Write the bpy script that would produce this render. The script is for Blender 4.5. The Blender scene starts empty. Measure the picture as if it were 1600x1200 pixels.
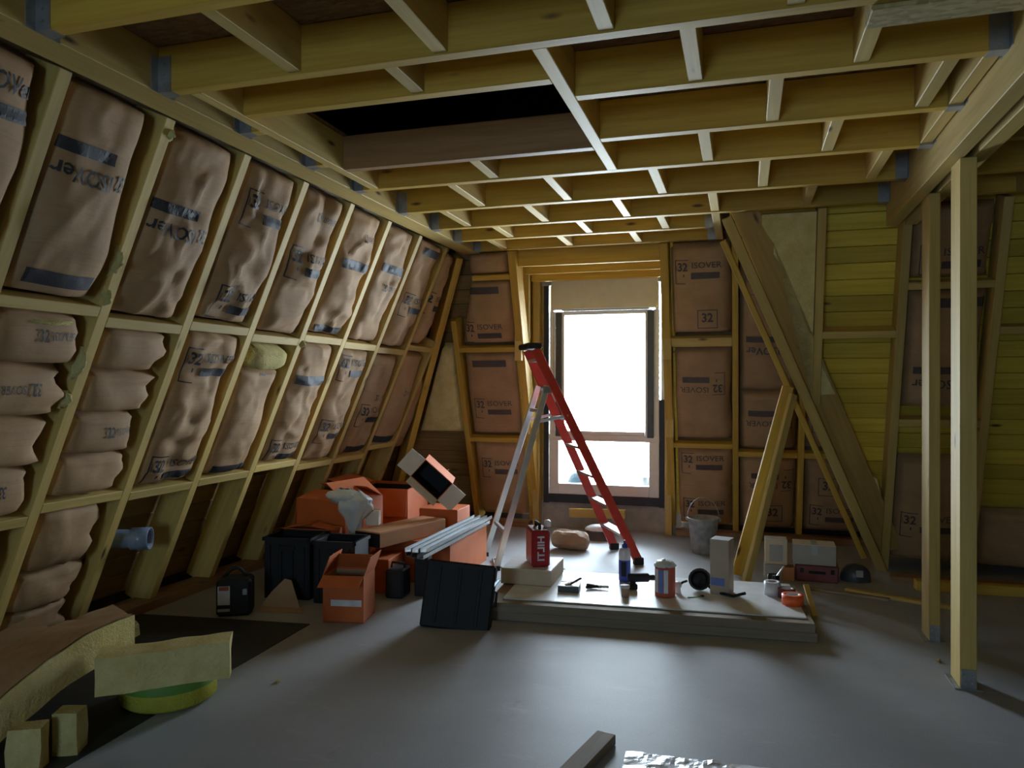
import bpy, bmesh, math, random
from mathutils import Vector, Matrix, Euler, noise

sc = bpy.context.scene
COL = sc.collection
rnd = random.Random(7)

# ------------------------------------------------------------------ camera
cam_d = bpy.data.cameras.new('camera')
cam_d.sensor_width = 36.0
cam_d.lens = 1190.6 * 36.0 / 1600.0
cam_d.clip_start = 0.05
cam_o = bpy.data.objects.new('camera', cam_d)
COL.objects.link(cam_o)
F_ = Vector((-0.29049336, 0.95687419, 0.00232306))
R_ = Vector((0.95687628, 0.2904893, 0.00193662))
U_ = Vector((-0.00117828, -0.00278545, 0.99999543))
cam_o.matrix_world = Matrix(((R_.x, U_.x, -F_.x, 0.0), (R_.y, U_.y, -F_.y, 0.0), (R_.z, U_.z, -F_.z, 1.5), (0, 0, 0, 1)))
sc.camera = cam_o

# ------------------------------------------------------------------ world: even, pale overcast sky
w = bpy.data.worlds.new('sky')
sc.world = w
w.use_nodes = True
bg = w.node_tree.nodes['Background']
bg.inputs['Color'].default_value = (0.72, 0.87, 1.0, 1)
bg.inputs['Strength'].default_value = 50.0

def portal(name, loc, rot, sx, sy):
    l = bpy.data.lights.new(name, 'AREA')
    l.shape = 'RECTANGLE'; l.size = sx; l.size_y = sy
    l.cycles.is_portal = True
    o = bpy.data.objects.new(name, l); COL.objects.link(o)
    o.location = loc; o.rotation_euler = rot
    return o
portal('window_daylight', (-1.4, 8.3, 1.45), (-math.pi / 2, 0, 0), 1.5, 2.6)
portal('rear_fill_portal', (-0.95, -3.35, 1.5), (math.pi / 2, 0, 0), 1.0, 1.3)  # portal for the added opening behind the camera

# ------------------------------------------------------------------ colour management
vs = sc.view_settings
vs.view_transform = 'Standard'; vs.look = 'None'; vs.gamma = 1.0; vs.use_curve_mapping = False
vs.exposure = -0.24
sc.display_settings.display_device = 'sRGB'
try:
    sc.cycles.use_denoising = True
    sc.cycles.max_bounces = 12; sc.cycles.diffuse_bounces = 6
    sc.cycles.sample_clamp_indirect = 8.0
except Exception:
    pass

# ------------------------------------------------------------------ materials
def new_mat(name):
    m = bpy.data.materials.new(name); m.use_nodes = True
    nt = m.node_tree
    return m, nt, nt.nodes['Principled BSDF']

def nd(nt, t, **kw):
    n = nt.nodes.new(t)
    for k, v in kw.items():
        setattr(n, k, v)
    return n

def ramp(nt, fac, stops):
    r = nd(nt, 'ShaderNodeValToRGB')
    while len(r.color_ramp.elements) < len(stops):
        r.color_ramp.elements.new(0.5)
    for e, (p, c) in zip(r.color_ramp.elements, stops):
        e.position = p; e.color = (*c, 1)
    nt.links.new(fac, r.inputs['Fac'])
    return r.outputs['Color']

def mixc(nt, fac, a, b, mode='MIX'):
    m = nd(nt, 'ShaderNodeMix', data_type='RGBA', blend_type=mode)
    for sock, val in ((m.inputs[0], fac), (m.inputs[6], a), (m.inputs[7], b)):
        if hasattr(val, 'links') or isinstance(val, bpy.types.NodeSocket):
            nt.links.new(val, sock)
        elif isinstance(val, (int, float)):
            sock.default_value = val
        else:
            sock.default_value = (*val, 1)
    return m.outputs[2]

def coords(nt, scale, which='Object'):
    t = nd(nt, 'ShaderNodeTexCoord'); mp = nd(nt, 'ShaderNodeMapping')
    mp.inputs['Scale'].default_value = scale
    nt.links.new(t.outputs[which], mp.inputs['Vector'])
    return mp.outputs['Vector']

def tnoise(nt, vec, scale, detail=4, rough=0.55):
    n = nd(nt, 'ShaderNodeTexNoise')
    n.inputs['Scale'].default_value = scale; n.inputs['Detail'].default_value = detail; n.inputs['Roughness'].default_value = rough
    nt.links.new(vec, n.inputs['Vector'])
    return n.outputs['Fac']

def bump(nt, bsdf, h, strength=0.2, dist=0.01):
    b = nd(nt, 'ShaderNodeBump'); b.inputs['Strength'].default_value = strength; b.inputs['Distance'].default_value = dist
    nt.links.new(h, b.inputs['Height']); nt.links.new(b.outputs['Normal'], bsdf.inputs['Normal'])

def random_shift(nt, amount):
    oi = nd(nt, 'ShaderNodeObjectInfo')
    mr = nd(nt, 'ShaderNodeMapRange'); mr.inputs['To Min'].default_value = 1 - amount; mr.inputs['To Max'].default_value = 1 + amount
    nt.links.new(oi.outputs['Random'], mr.inputs['Value'])
    return oi.outputs['Random'], mr.outputs['Result']

def wood(name, light, dark, knots=True, var=0.14, rough=0.6):
    m, nt, b = new_mat(name)
    rid, val = random_shift(nt, var)
    t = nd(nt, 'ShaderNodeTexCoord')
    off = nd(nt, 'ShaderNodeVectorMath', operation='ADD')
    comb = nd(nt, 'ShaderNodeCombineXYZ')
    sh = nd(nt, 'ShaderNodeMath', operation='MULTIPLY'); sh.inputs[1].default_value = 37.0
    nt.links.new(rid, sh.inputs[0])
    for i in range(3):
        nt.links.new(sh.outputs[0], comb.inputs[i])
    nt.links.new(t.outputs['Object'], off.inputs[0]); nt.links.new(comb.outputs[0], off.inputs[1])
    def mapped(s):
        mp = nd(nt, 'ShaderNodeMapping'); mp.inputs['Scale'].default_value = s
        nt.links.new(off.outputs[0], mp.inputs['Vector']); return mp.outputs['Vector']
    g = tnoise(nt, mapped((0.9, 16, 16)), 2.0, 5, 0.6)
    c = ramp(nt, g, [(0.28, dark), (0.62, light)])
    big = tnoise(nt, mapped((0.5, 2.0, 2.0)), 1.3, 2, 0.5)
    c = mixc(nt, ramp(nt, big, [(0.35, (0, 0, 0)), (0.7, (0.45, 0.45, 0.45))]), c, tuple(x * 0.72 for x in dark))
    if knots:
        v = nd(nt, 'ShaderNodeTexVoronoi'); v.inputs['Scale'].default_value = 1.0
        nt.links.new(mapped((1.9, 6.5, 6.5)), v.inputs['Vector'])
        k = ramp(nt, v.outputs['Distance'], [(0.04, (1, 1, 1)), (0.11, (0, 0, 0))])
        c = mixc(nt, k, c, (0.10, 0.045, 0.015))
    hsv = nd(nt, 'ShaderNodeHueSaturation')
    nt.links.new(val, hsv.inputs['Value']); nt.links.new(c, hsv.inputs['Color'])
    nt.links.new(hsv.outputs['Color'], b.inputs['Base Color'])
    b.inputs['Roughness'].default_value = rough
    bump(nt, b, g, 0.15, 0.004)
    return m

def plain(name, col, rough=0.6, metal=0.0, mottled=0.12, scale=14.0, bumpy=0.0):
    m, nt, b = new_mat(name)
    n = tnoise(nt, coords(nt, (1, 1, 1)), scale, 4)
    c = ramp(nt, n, [(0.3, tuple(x * (1 - mottled) for x in col)), (0.7, tuple(min(1, x * (1 + mottled)) for x in col))])
    nt.links.new(c, b.inputs['Base Color'])
    b.inputs['Roughness'].default_value = rough; b.inputs['Metallic'].default_value = metal
    if bumpy:
        bump(nt, b, n, bumpy, 0.01)
    return m

def kraft_mat():
    m, nt, b = new_mat('kraft_paper')
    rid, val = random_shift(nt, 0.10)
    v = coords(nt, (1, 1, 1))
    n = tnoise(nt, v, 5.0, 5)
    c = ramp(nt, n, [(0.3, (0.38, 0.225, 0.105)), (0.7, (0.49, 0.305, 0.155))])
    wv = nd(nt, 'ShaderNodeTexNoise'); wv.inputs['Scale'].default_value = 3.0
    nt.links.new(coords(nt, (2, 2, 60)), wv.inputs['Vector'])
    c = mixc(nt, ramp(nt, wv.outputs['Fac'], [(0.5, (0, 0, 0)), (0.75, (0.35, 0.35, 0.35))]), c, (0.27, 0.16, 0.10))
    hsv = nd(nt, 'ShaderNodeHueSaturation')
    nt.links.new(val, hsv.inputs['Value']); nt.links.new(c, hsv.inputs['Color'])
    nt.links.new(hsv.outputs['Color'], b.inputs['Base Color'])
    b.inputs['Roughness'].default_value = 0.75
    f = tnoise(nt, v, 28.0, 4)
    bump(nt, b, f, 0.25, 0.006)
    return m

def wool_mat(name, c0, c1):
    m, nt, b = new_mat(name)
    v = coords(nt, (1, 1, 1))
    n = tnoise(nt, v, 9.0, 6, 0.65)
    f = tnoise(nt, v, 70.0, 3, 0.7)
    nt.links.new(ramp(nt, n, [(0.3, c0), (0.72, c1)]), b.inputs['Base Color'])
    b.inputs['Roughness'].default_value = 0.95
    b.inputs['Specular IOR Level'].default_value = 0.1
    bump(nt, b, f, 0.8, 0.012)
    return m

def osb_mat(name, c0, c1, scale=26.0):
    m, nt, b = new_mat(name)
    vo = nd(nt, 'ShaderNodeTexVoronoi'); vo.inputs['Scale'].default_value = scale
    nt.links.new(coords(nt, (1, 2.2, 1.6)), vo.inputs['Vector'])
    sep = nd(nt, 'ShaderNodeSeparateColor'); nt.links.new(vo.outputs['Color'], sep.inputs[0])
    nt.links.new(ramp(nt, sep.outputs[0], [(0.0, c0), (1.0, c1)]), b.inputs['Base Color'])
    b.inputs['Roughness'].default_value = 0.7
    return m

def floor_mat():
    m, nt, b = new_mat('dusty_chipboard')
    v = coords(nt, (1, 1, 1))
    n = tnoise(nt, v, 1.1, 5, 0.6)
    c = ramp(nt, n, [(0.3, (0.325, 0.338, 0.36)), (0.7, (0.435, 0.45, 0.475))])
    sp = tnoise(nt, v, 130.0, 3, 0.7)
    c = mixc(nt, ramp(nt, sp, [(0.45, (0, 0, 0)), (0.75, (0.4, 0.4, 0.4))]), c, (0.24, 0.22, 0.20))
    st = tnoise(nt, coords(nt, (1.4, 4.5, 1)), 1.6, 6, 0.7)
    c = mixc(nt, ramp(nt, st, [(0.60, (0, 0, 0)), (0.78, (0.55, 0.55, 0.55))]), c, (0.62, 0.61, 0.60))
    dk = tnoise(nt, coords(nt, (2.2, 1.3, 1)), 1.9, 7, 0.75)
    c = mixc(nt, ramp(nt, dk, [(0.62, (0, 0, 0)), (0.75, (0.5, 0.5, 0.5))]), c, (0.20, 0.18, 0.16))
    nt.links.new(c, b.inputs['Base Color'])
    b.inputs['Roughness'].default_value = 0.55
    bump(nt, b, sp, 0.12, 0.004)
    return m

def glass_mat(name, tint=(1, 1, 1)):
    m = bpy.data.materials.new(name); m.use_nodes = True
    nt = m.node_tree; nt.nodes.clear()
    out = nd(nt, 'ShaderNodeOutputMaterial'); tr = nd(nt, 'ShaderNodeBsdfTransparent'); gl = nd(nt, 'ShaderNodeBsdfGlossy')
    tr.inputs['Color'].default_value = (*tint, 1); gl.inputs['Roughness'].default_value = 0.02
    fr = nd(nt, 'ShaderNodeFresnel'); fr.inputs['IOR'].default_value = 1.45
    mx = nd(nt, 'ShaderNodeMixShader')
    nt.links.new(fr.outputs[0], mx.inputs[0]); nt.links.new(tr.outputs[0], mx.inputs[1]); nt.links.new(gl.outputs[0], mx.inputs[2])
    nt.links.new(mx.outputs[0], out.inputs['Surface'])
    return m

M = {}
M['timber'] = wood('yellow_timber', (0.69, 0.45, 0.07), (0.53, 0.315, 0.036))
M['timber2'] = wood('pale_timber', (0.66, 0.48, 0.155), (0.53, 0.36, 0.088))
M['brownwood'] = wood('brown_timber', (0.40, 0.23, 0.10), (0.28, 0.15, 0.06))
M['plank'] = wood('sheathing_plank', (0.80, 0.59, 0.07), (0.62, 0.43, 0.035), True, 0.16)
M['plank_dark'] = wood('aged_sheathing', (0.34, 0.215, 0.07), (0.23, 0.13, 0.04), True, 0.2)
M['valley'] = wood('valley_timber', (0.52, 0.34, 0.10), (0.38, 0.23, 0.055))
M['greywood'] = wood('dusty_board', (0.38, 0.31, 0.225), (0.27, 0.215, 0.15), False, 0.08, 0.75)
M['kraft'] = kraft_mat()
M['wool'] = wool_mat('glass_wool', (0.50, 0.42, 0.15), (0.74, 0.66, 0.33))
M['wool_pale'] = wool_mat('pale_glass_wool', (0.62, 0.49, 0.18), (0.81, 0.69, 0.34))
M['wool_green'] = wool_mat('green_yellow_wool', (0.42, 0.40, 0.05), (0.55, 0.52, 0.08))
M['green'] = plain('green_band', (0.13, 0.29, 0.04), 0.6)
M['ink'] = plain('print_ink', (0.035, 0.033, 0.04), 0.6)
M['ink_soft'] = plain('faded_print_ink', (0.085, 0.065, 0.06), 0.6)
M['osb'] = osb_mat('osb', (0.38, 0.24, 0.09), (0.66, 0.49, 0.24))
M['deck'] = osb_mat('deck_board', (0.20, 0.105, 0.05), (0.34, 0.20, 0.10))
M['osb_grey'] = osb_mat('grey_osb', (0.30, 0.23, 0.09), (0.50, 0.40, 0.18), 30)
M['light_seal'] = plain('light_seal', (0.05, 0.04, 0.035), 0.8)
M['floor'] = floor_mat()
M['plaster'] = plain('grey_render', (0.40, 0.385, 0.35), 0.9, 0, 0.15, 9)
M['white'] = plain('white_plastic', (0.78, 0.77, 0.74), 0.35, 0, 0.03)
M['shutter'] = plain('shutter_box', (0.66, 0.64, 0.56), 0.55, 0, 0.04)
M['membrane'] = plain('black_membrane', (0.018, 0.02, 0.028), 0.5, 0, 0.3)
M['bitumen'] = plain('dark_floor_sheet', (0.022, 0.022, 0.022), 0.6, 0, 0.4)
M['darkframe'] = plain('dark_frame', (0.06, 0.065, 0.07), 0.4)
M['steel'] = plain('galvanised_steel', (0.42, 0.44, 0.45), 0.38, 0.85, 0.1)
M['hanger'] = plain('joist_hanger_steel', (0.34, 0.35, 0.35), 0.45, 0.6, 0.2)
M['alu'] = plain('aluminium', (0.80, 0.81, 0.82), 0.33, 0.85, 0.05)
M['red'] = plain('red_fibreglass', (0.55, 0.045, 0.03), 0.38, 0, 0.1)
M['redcase'] = plain('red_plastic', (0.42, 0.015, 0.02), 0.38, 0, 0.06)
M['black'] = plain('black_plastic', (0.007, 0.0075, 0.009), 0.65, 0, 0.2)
M['navy'] = plain('black_blue_plastic', (0.009, 0.012, 0.017), 0.65, 0, 0.2)
M['orange'] = plain('orange_carton', (0.58, 0.14, 0.03), 0.7, 0, 0.08, 6)
M['orange_shade'] = plain('carton_inner_shade', (0.20, 0.085, 0.04), 0.8)  # carton tone darkened for the shade inside open boxes
M['tan'] = plain('tan_carton', (0.56, 0.27, 0.12), 0.75, 0, 0.07, 6)
M['brown_card'] = plain('brown_card', (0.42, 0.29, 0.18), 0.8, 0, 0.08, 6)
M['cream'] = plain('cream_carton', (0.66, 0.55, 0.40), 0.7, 0, 0.05)
M['whitecard'] = plain('white_card', (0.80, 0.74, 0.62), 0.65, 0, 0.04)
M['whitetop'] = plain('white_sheet', (0.76, 0.78, 0.78), 0.28, 0, 0.06)
M['bag'] = plain('white_plastic_bag', (0.70, 0.76, 0.78), 0.4, 0, 0.05)
M['boxbrown'] = plain('pale_brown_card', (0.46, 0.38, 0.30), 0.7, 0, 0.05)
M['greycard'] = plain('grey_card', (0.42, 0.40, 0.38), 0.7, 0, 0.05)
M['bluelabel'] = plain('blue_label', (0.14, 0.22, 0.55), 0.5)
M['blue'] = plain('blue_plastic', (0.03, 0.07, 0.42), 0.35)
M['cyan'] = plain('cyan_plastic', (0.002, 0.022, 0.036), 0.5)
M['yellow'] = plain('yellow_plastic', (0.05, 0.042, 0.003), 0.5)
M['redlabel'] = plain('red_label', (0.52, 0.10, 0.06), 0.5)
M['tapeorange'] = plain('orange_tape', (0.85, 0.13, 0.03), 0.4)
M['tapered'] = plain('dark_red_tape', (0.20, 0.05, 0.05), 0.4)
M['tapewhite'] = plain('white_tape', (0.72, 0.72, 0.76), 0.4)
M['tape'] = plain('grey_tape', (0.42, 0.48, 0.48), 0.35)
M['pvc'] = plain('grey_blue_pvc', (0.24, 0.31, 0.44), 0.3, 0, 0.06)
M['bucket'] = plain('dusty_bucket', (0.38, 0.37, 0.36), 0.75, 0, 0.35, 16)
M['cable'] = plain('grey_cable', (0.16, 0.15, 0.14), 0.6)
M['green_bit'] = plain('green_wrap', (0.25, 0.60, 0.45), 0.5)
M['foil'] = plain('foil_sheet', (0.72, 0.74, 0.76), 0.3, 0.3, 0.25, 10, 0.6)
M['clear'] = glass_mat('clear_plastic', (0.9, 0.95, 0.97))
M['tint_film'] = glass_mat('light_tint_film', (0.56, 0.62, 0.66))  # tints the light that enters through the added rear opening
M['glass'] = glass_mat('window_glass')

# ------------------------------------------------------------------ mesh helpers
class MB:
    def __init__(s):
        s.v = []; s.f = []
    def add(s, vs, fs):
        o = len(s.v); s.v += [Vector(x) for x in vs]; s.f += [tuple(i + o for i in f) for f in fs]
        return s
    def box(s, c, d, rot=None):
        x, y, z = (k / 2 for k in d)
        vs = [Vector(p) for p in ((-x,-y,-z),(x,-y,-z),(x,y,-z),(-x,y,-z),(-x,-y,z),(x,-y,z),(x,y,z),(-x,y,z))]
        if rot is not None:
            r = rot if isinstance(rot, Matrix) else Euler(rot).to_matrix()
            vs = [r @ p for p in vs]
        return s.add([p + Vector(c) for p in vs], [(0,3,2,1),(4,5,6,7),(0,1,5,4),(1,2,6,5),(2,3,7,6),(3,0,4,7)])
    def lathe(s, prof, n=20, c=(0, 0, 0), rot=None, close=True):
        vs = []
        for r, z in prof:
            for i in range(n):
                a = 2 * math.pi * i / n
                vs.append(Vector((r * math.cos(a), r * math.sin(a), z)))
        if rot is not None:
            R = rot if isinstance(rot, Matrix) else Euler(rot).to_matrix()
            vs = [R @ p for p in vs]
        vs = [p + Vector(c) for p in vs]
        fs = []
        for k in range(len(prof) - 1):
            for i in range(n):
                j = (i + 1) % n
                fs.append((k*n+i, k*n+j, (k+1)*n+j, (k+1)*n+i))
        if close:
            fs.append(tuple(reversed(range(n)))); m = (len(prof) - 1) * n; fs.append(tuple(range(m, m + n)))
        return s.add(vs, fs)
    def tube(s, path, r, n=8, caps=True):
        P = [Vector(p) for p in path]; vs = []; fs = []
        for k, p in enumerate(P):
            d = (P[min(k+1, len(P)-1)] - P[max(k-1, 0)]).normalized()
            a = d.orthogonal().normalized() if k == 0 else (a - d * a.dot(d)).normalized()
            b = d.cross(a)
            for i in range(n):
                t = 2 * math.pi * i / n
                vs.append(p + (a * math.cos(t) + b * math.sin(t)) * r)
        for k in range(len(P) - 1):
            for i in range(n):
                j = (i + 1) % n
                fs.append((k*n+i, k*n+j, (k+1)*n+j, (k+1)*n+i))
        if caps:
            fs.append(tuple(reversed(range(n)))); m = (len(P) - 1) * n; fs.append(tuple(range(m, m + n)))
        return s.add(vs, fs)
    def prism(s, poly, z0, z1, tf=None):
        n = len(poly)
        vs = [Vector((x, y, z0)) for x, y in poly] + [Vector((x, y, z1)) for x, y in poly]
        if tf:
            vs = [tf(p) for p in vs]
        fs = [tuple(reversed(range(n))), tuple(range(n, 2*n))] + [(i, (i+1) % n, n+(i+1) % n, n+i) for i in range(n)]
        return s.add(vs, fs)
    def grid(s, f, nu, nv):
        vs = [f(i / nu, j / nv) for j in range(nv + 1) for i in range(nu + 1)]
        fs = [(j*(nu+1)+i, j*(nu+1)+i+1, (j+1)*(nu+1)+i+1, (j+1)*(nu+1)+i) for j in range(nv) for i in range(nu)]
        return s.add(vs, fs)
    def mesh(s, name, smooth=False):
        me = bpy.data.meshes.new(name); me.from_pydata([tuple(p) for p in s.v], [], s.f); me.update()
        if smooth:
            for p in me.polygons:
                p.use_smooth = True
        return me
    def build(s, name, mat, parent=None, smooth=False, bevel=0.0):
        me = s.mesh(name, smooth)
        bm = bmesh.new(); bm.from_mesh(me)
        bmesh.ops.recalc_face_normals(bm, faces=bm.faces)
        if bevel:
            bmesh.ops.bevel(bm, geom=[e for e in bm.edges if len(e.link_faces) == 2 and e.calc_face_angle(0) > 0.6], offset=bevel, segments=1, affect='EDGES', clamp_overlap=True)
        bm.to_mesh(me); bm.free()
        return obj(name, me, mat, parent)

def obj(name, me, mat, parent=None):
    o = bpy.data.objects.new(name, me); COL.objects.link(o)
    if mat is not None and not me.materials:
        me.materials.append(M[mat] if isinstance(mat, str) else mat)
    if parent is not None:
        o.parent = parent
    return o

def tag(o, label, cat=None, group=None, kind=None):
    o['label'] = label
    if cat: o['category'] = cat
    if group: o['group'] = group
    if kind: o['kind'] = kind
    return o

def thing(name, label, cat, loc=(0, 0, 0), rz=0.0, group=None, rot=None):
    o = bpy.data.objects.new(name, None); COL.objects.link(o)
    o.empty_display_size = 0.1
    o.location = loc; o.rotation_euler = rot if rot else (0, 0, rz)
    return tag(o, label, cat, group)

def setting(name, label):
    o = bpy.data.objects.new(name, None); COL.objects.link(o); o.empty_display_size = 0.1
    return tag(o, label, None, None, 'structure')

_bc = {}
def box_me(d, bev, mat):
    k = (tuple(round(x, 3) for x in d), bev, mat)
    if k not in _bc:
        me = MB().box((0, 0, 0), d).mesh('timber')
        bm = bmesh.new(); bm.from_mesh(me)
        bmesh.ops.bevel(bm, geom=list(bm.edges), offset=bev, segments=1, affect='EDGES')
        bm.to_mesh(me); bm.free(); me.materials.append(M[mat]); _bc[k] = me
    return _bc[k]

def beam(name, p0, p1, wd, dp, mat='timber', parent=None, up=(0, 0, 1), bev=0.003):
    """a squared timber from p0 to p1; dp is its size along `up`, wd across"""
    p0, p1, up = Vector(p0), Vector(p1), Vector(up)
    x = (p1 - p0).normalized(); z = (up - x * up.dot(x)).normalized(); y = z.cross(x)
    o = obj(name, box_me(((p1 - p0).length, wd, dp), bev, mat), None, parent)
    o.matrix_local = Matrix(((x.x, y.x, z.x, 0), (x.y, y.y, z.y, 0), (x.z, y.z, z.z, 0), (0, 0, 0, 1)))
    o.location = (p0 + p1) / 2
    return o

_tx = {}
def text_verts(txt, bold=0.0):
    if (txt, bold) not in _tx:
        cu = bpy.data.curves.new('t', 'FONT'); cu.body = txt; cu.size = 1.0; cu.offset = bold; cu.resolution_u = 2
        ob = bpy.data.objects.new('t', cu); COL.objects.link(ob)
        dg = bpy.context.evaluated_depsgraph_get()
        me = bpy.data.meshes.new_from_object(ob.evaluated_get(dg))
        vs = [v.co.copy() for v in me.vertices]; fs = [tuple(p.vertices) for p in me.polygons]
        x0 = min(v.x for v in vs); x1 = max(v.x for v in vs); y0 = min(v.y for v in vs); y1 = max(v.y for v in vs)
        vs = [((v.x - x0) / (x1 - x0), (v.y - y0) / (y1 - y0)) for v in vs]
        bpy.data.objects.remove(ob); bpy.data.curves.remove(cu); bpy.data.meshes.remove(me)
        _tx[(txt, bold)] = (vs, fs)
    return _tx[(txt, bold)]

class Frame:
    """a leaning wall: u along the wall, v up the slope, w into the room"""
    def __init__(s, o, eu, ev):
        s.o = Vector(o); s.u = Vector(eu).normalized(); s.v = Vector(ev).normalized(); s.w = s.u.cross(s.v)
    def p(s, u, v, w=0.0):
        return s.o + s.u * u + s.v * v + s.w * w

# left slope: X = -3.85 + .433 Z ; window slope: Y = 7.93 - .35 Z ; right slope: Y = 6.87 - .35 Z
KL = math.hypot(1, 0.433); KB = math.hypot(1, 0.35)
FL = Frame((-3.85, 0, 0), (0, 1, 0), (0.433, 0, 1))
FB = Frame((0, 7.93, 0), (1, 0, 0), (0, -0.35, 1))
FR = Frame((0, 6.87, 0), (1, 0, 0), (0, -0.35, 1))
assert FB.w.y < 0
if FL.w.x < 0:
    FL.w = -FL.w
ZJ = 2.79                    # underside of the joists
TD = 0.20                    # stud depth

# ------------------------------------------------------------------ floor and shell
fl = MB().box((0.6, 2.5, -0.11), (10.2, 12.2, 0.22)).build('floor', 'floor')
tag(fl, 'dusty grey chipboard floor of the attic', None, None, 'structure')

wl = setting('wall_left', 'leaning left attic wall of studs packed with brown paper insulation')
wb = setting('wall_back', 'leaning back attic wall around the bright window')
wr = setting('wall_right', 'leaning right attic wall with yellow sheathing boards')
ce = setting('ceiling', 'open timber joist ceiling with blocking between the joists')

def sheet(name, fr, u0, u1, v0, v1, wc, th, mat, parent):
    m = MB()
    m.prism([(u0, v0), (u1, v0), (u1, v1), (u0, v1)], wc - th / 2, wc + th / 2, lambda q: fr.p(q.x, q.y, q.z))
    return m.build(name, mat, parent)

sheet('light_seal', FL, -3.4, 8.5, -0.3, 3.35, -0.27, 0.03, 'light_seal', wl)  # unseen sheets added behind the boards to stop sky light leaking in
sheet('light_seal', FB, -4.4, -2.17, -0.3, 3.25, -0.27, 0.03, 'light_seal', wb)
sheet('light_seal', FB, -0.66, 5.6, -0.3, 3.25, -0.27, 0.03, 'light_seal', wb)

# sheathing boards behind the studs
def boards(fr, u0f, u1f, vmax, hgt, mat, parent, wc=-0.235, v0=0.0):
    v = v0
    while v < vmax - 0.02:
        hh = min(hgt, vmax - v)
        u0 = u0f(v + hh / 2); u1 = u1f(v + hh / 2)
        if u1 - u0 > 0.08:
            beam('sheathing_board', fr.p(u0, v + hh / 2, wc + rnd.uniform(-.002, .002)), fr.p(u1, v + hh / 2, wc), hh - 0.004, 0.022, mat, parent, fr.w)
        v += hgt
boards(FL, lambda v: -0.5, lambda v: 8.1, 3.1, 0.15, 'plank_dark', wl)
boards(FB, lambda v: -3.95 + v * 0.4, lambda v: -2.18, 3.0, 0.15, 'plank_dark', wb)
boards(FB, lambda v: -0.64, lambda v: 1.9, 3.0, 0.15, 'plank_dark', wb)

# ------------------------------------------------------------------ studs of the left slope
YST = [2.445 + 0.597 * i for i in range(-4, 8)]
def vL(z): return z * KL
def vB(z): return z * KB
VTOP = vL(2.785)
for y in YST:
    beam('stud', FL.p(y, 0.0, -TD / 2), FL.p(y, VTOP, -TD / 2), 0.062, TD, 'timber2', wl, FL.w)
beam('stud', FL.p(7.215, 0, -TD / 2), FL.p(7.215, vL(1.95), -TD / 2), 0.062, TD, 'timber2', wl, FL.w)
beam('hip_rafter', Vector((-2.66, 6.99, 2.785)) + Vector((-.05, .05, 0)), Vector((-3.85, 7.93, 0.0)) + Vector((-.05, .05, 0)), 0.07, 0.18, 'timber', wl, (1, -1, -.5))
beam('sole_plate', (-3.86, -0.4, 0.03), (-3.86, 7.9, 0.03), 0.18, 0.06, 'brownwood', wl)
beam('wall_plate', (-2.555, -3.0, 2.79 + 0.10), (-2.555, 7.05, 2.79 + 0.10), 0.17, 0.20, 'timber2', ce)

zoff1 = [0.02, -0.01, 0.045, -0.06, 0.02, -0.03, 0.0, -0.035, 0.0, -0.02, -0.035]
ys = YST + [7.215]
for i in range(len(ys) - 1):
    y0, y1 = ys[i] + 0.031, ys[i + 1] - 0.031
    for vv, zz in ((vL(1.842), zoff1[i % 11]), (vL(0.855), zoff1[(i * 3 + 2) % 11])):
        v = vv + zz
        beam('blocking', FL.p(y0, v, -0.045), FL.p(y1, v, -0.045), 0.055, 0.09, 'timber2', wl, FL.w)

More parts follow.
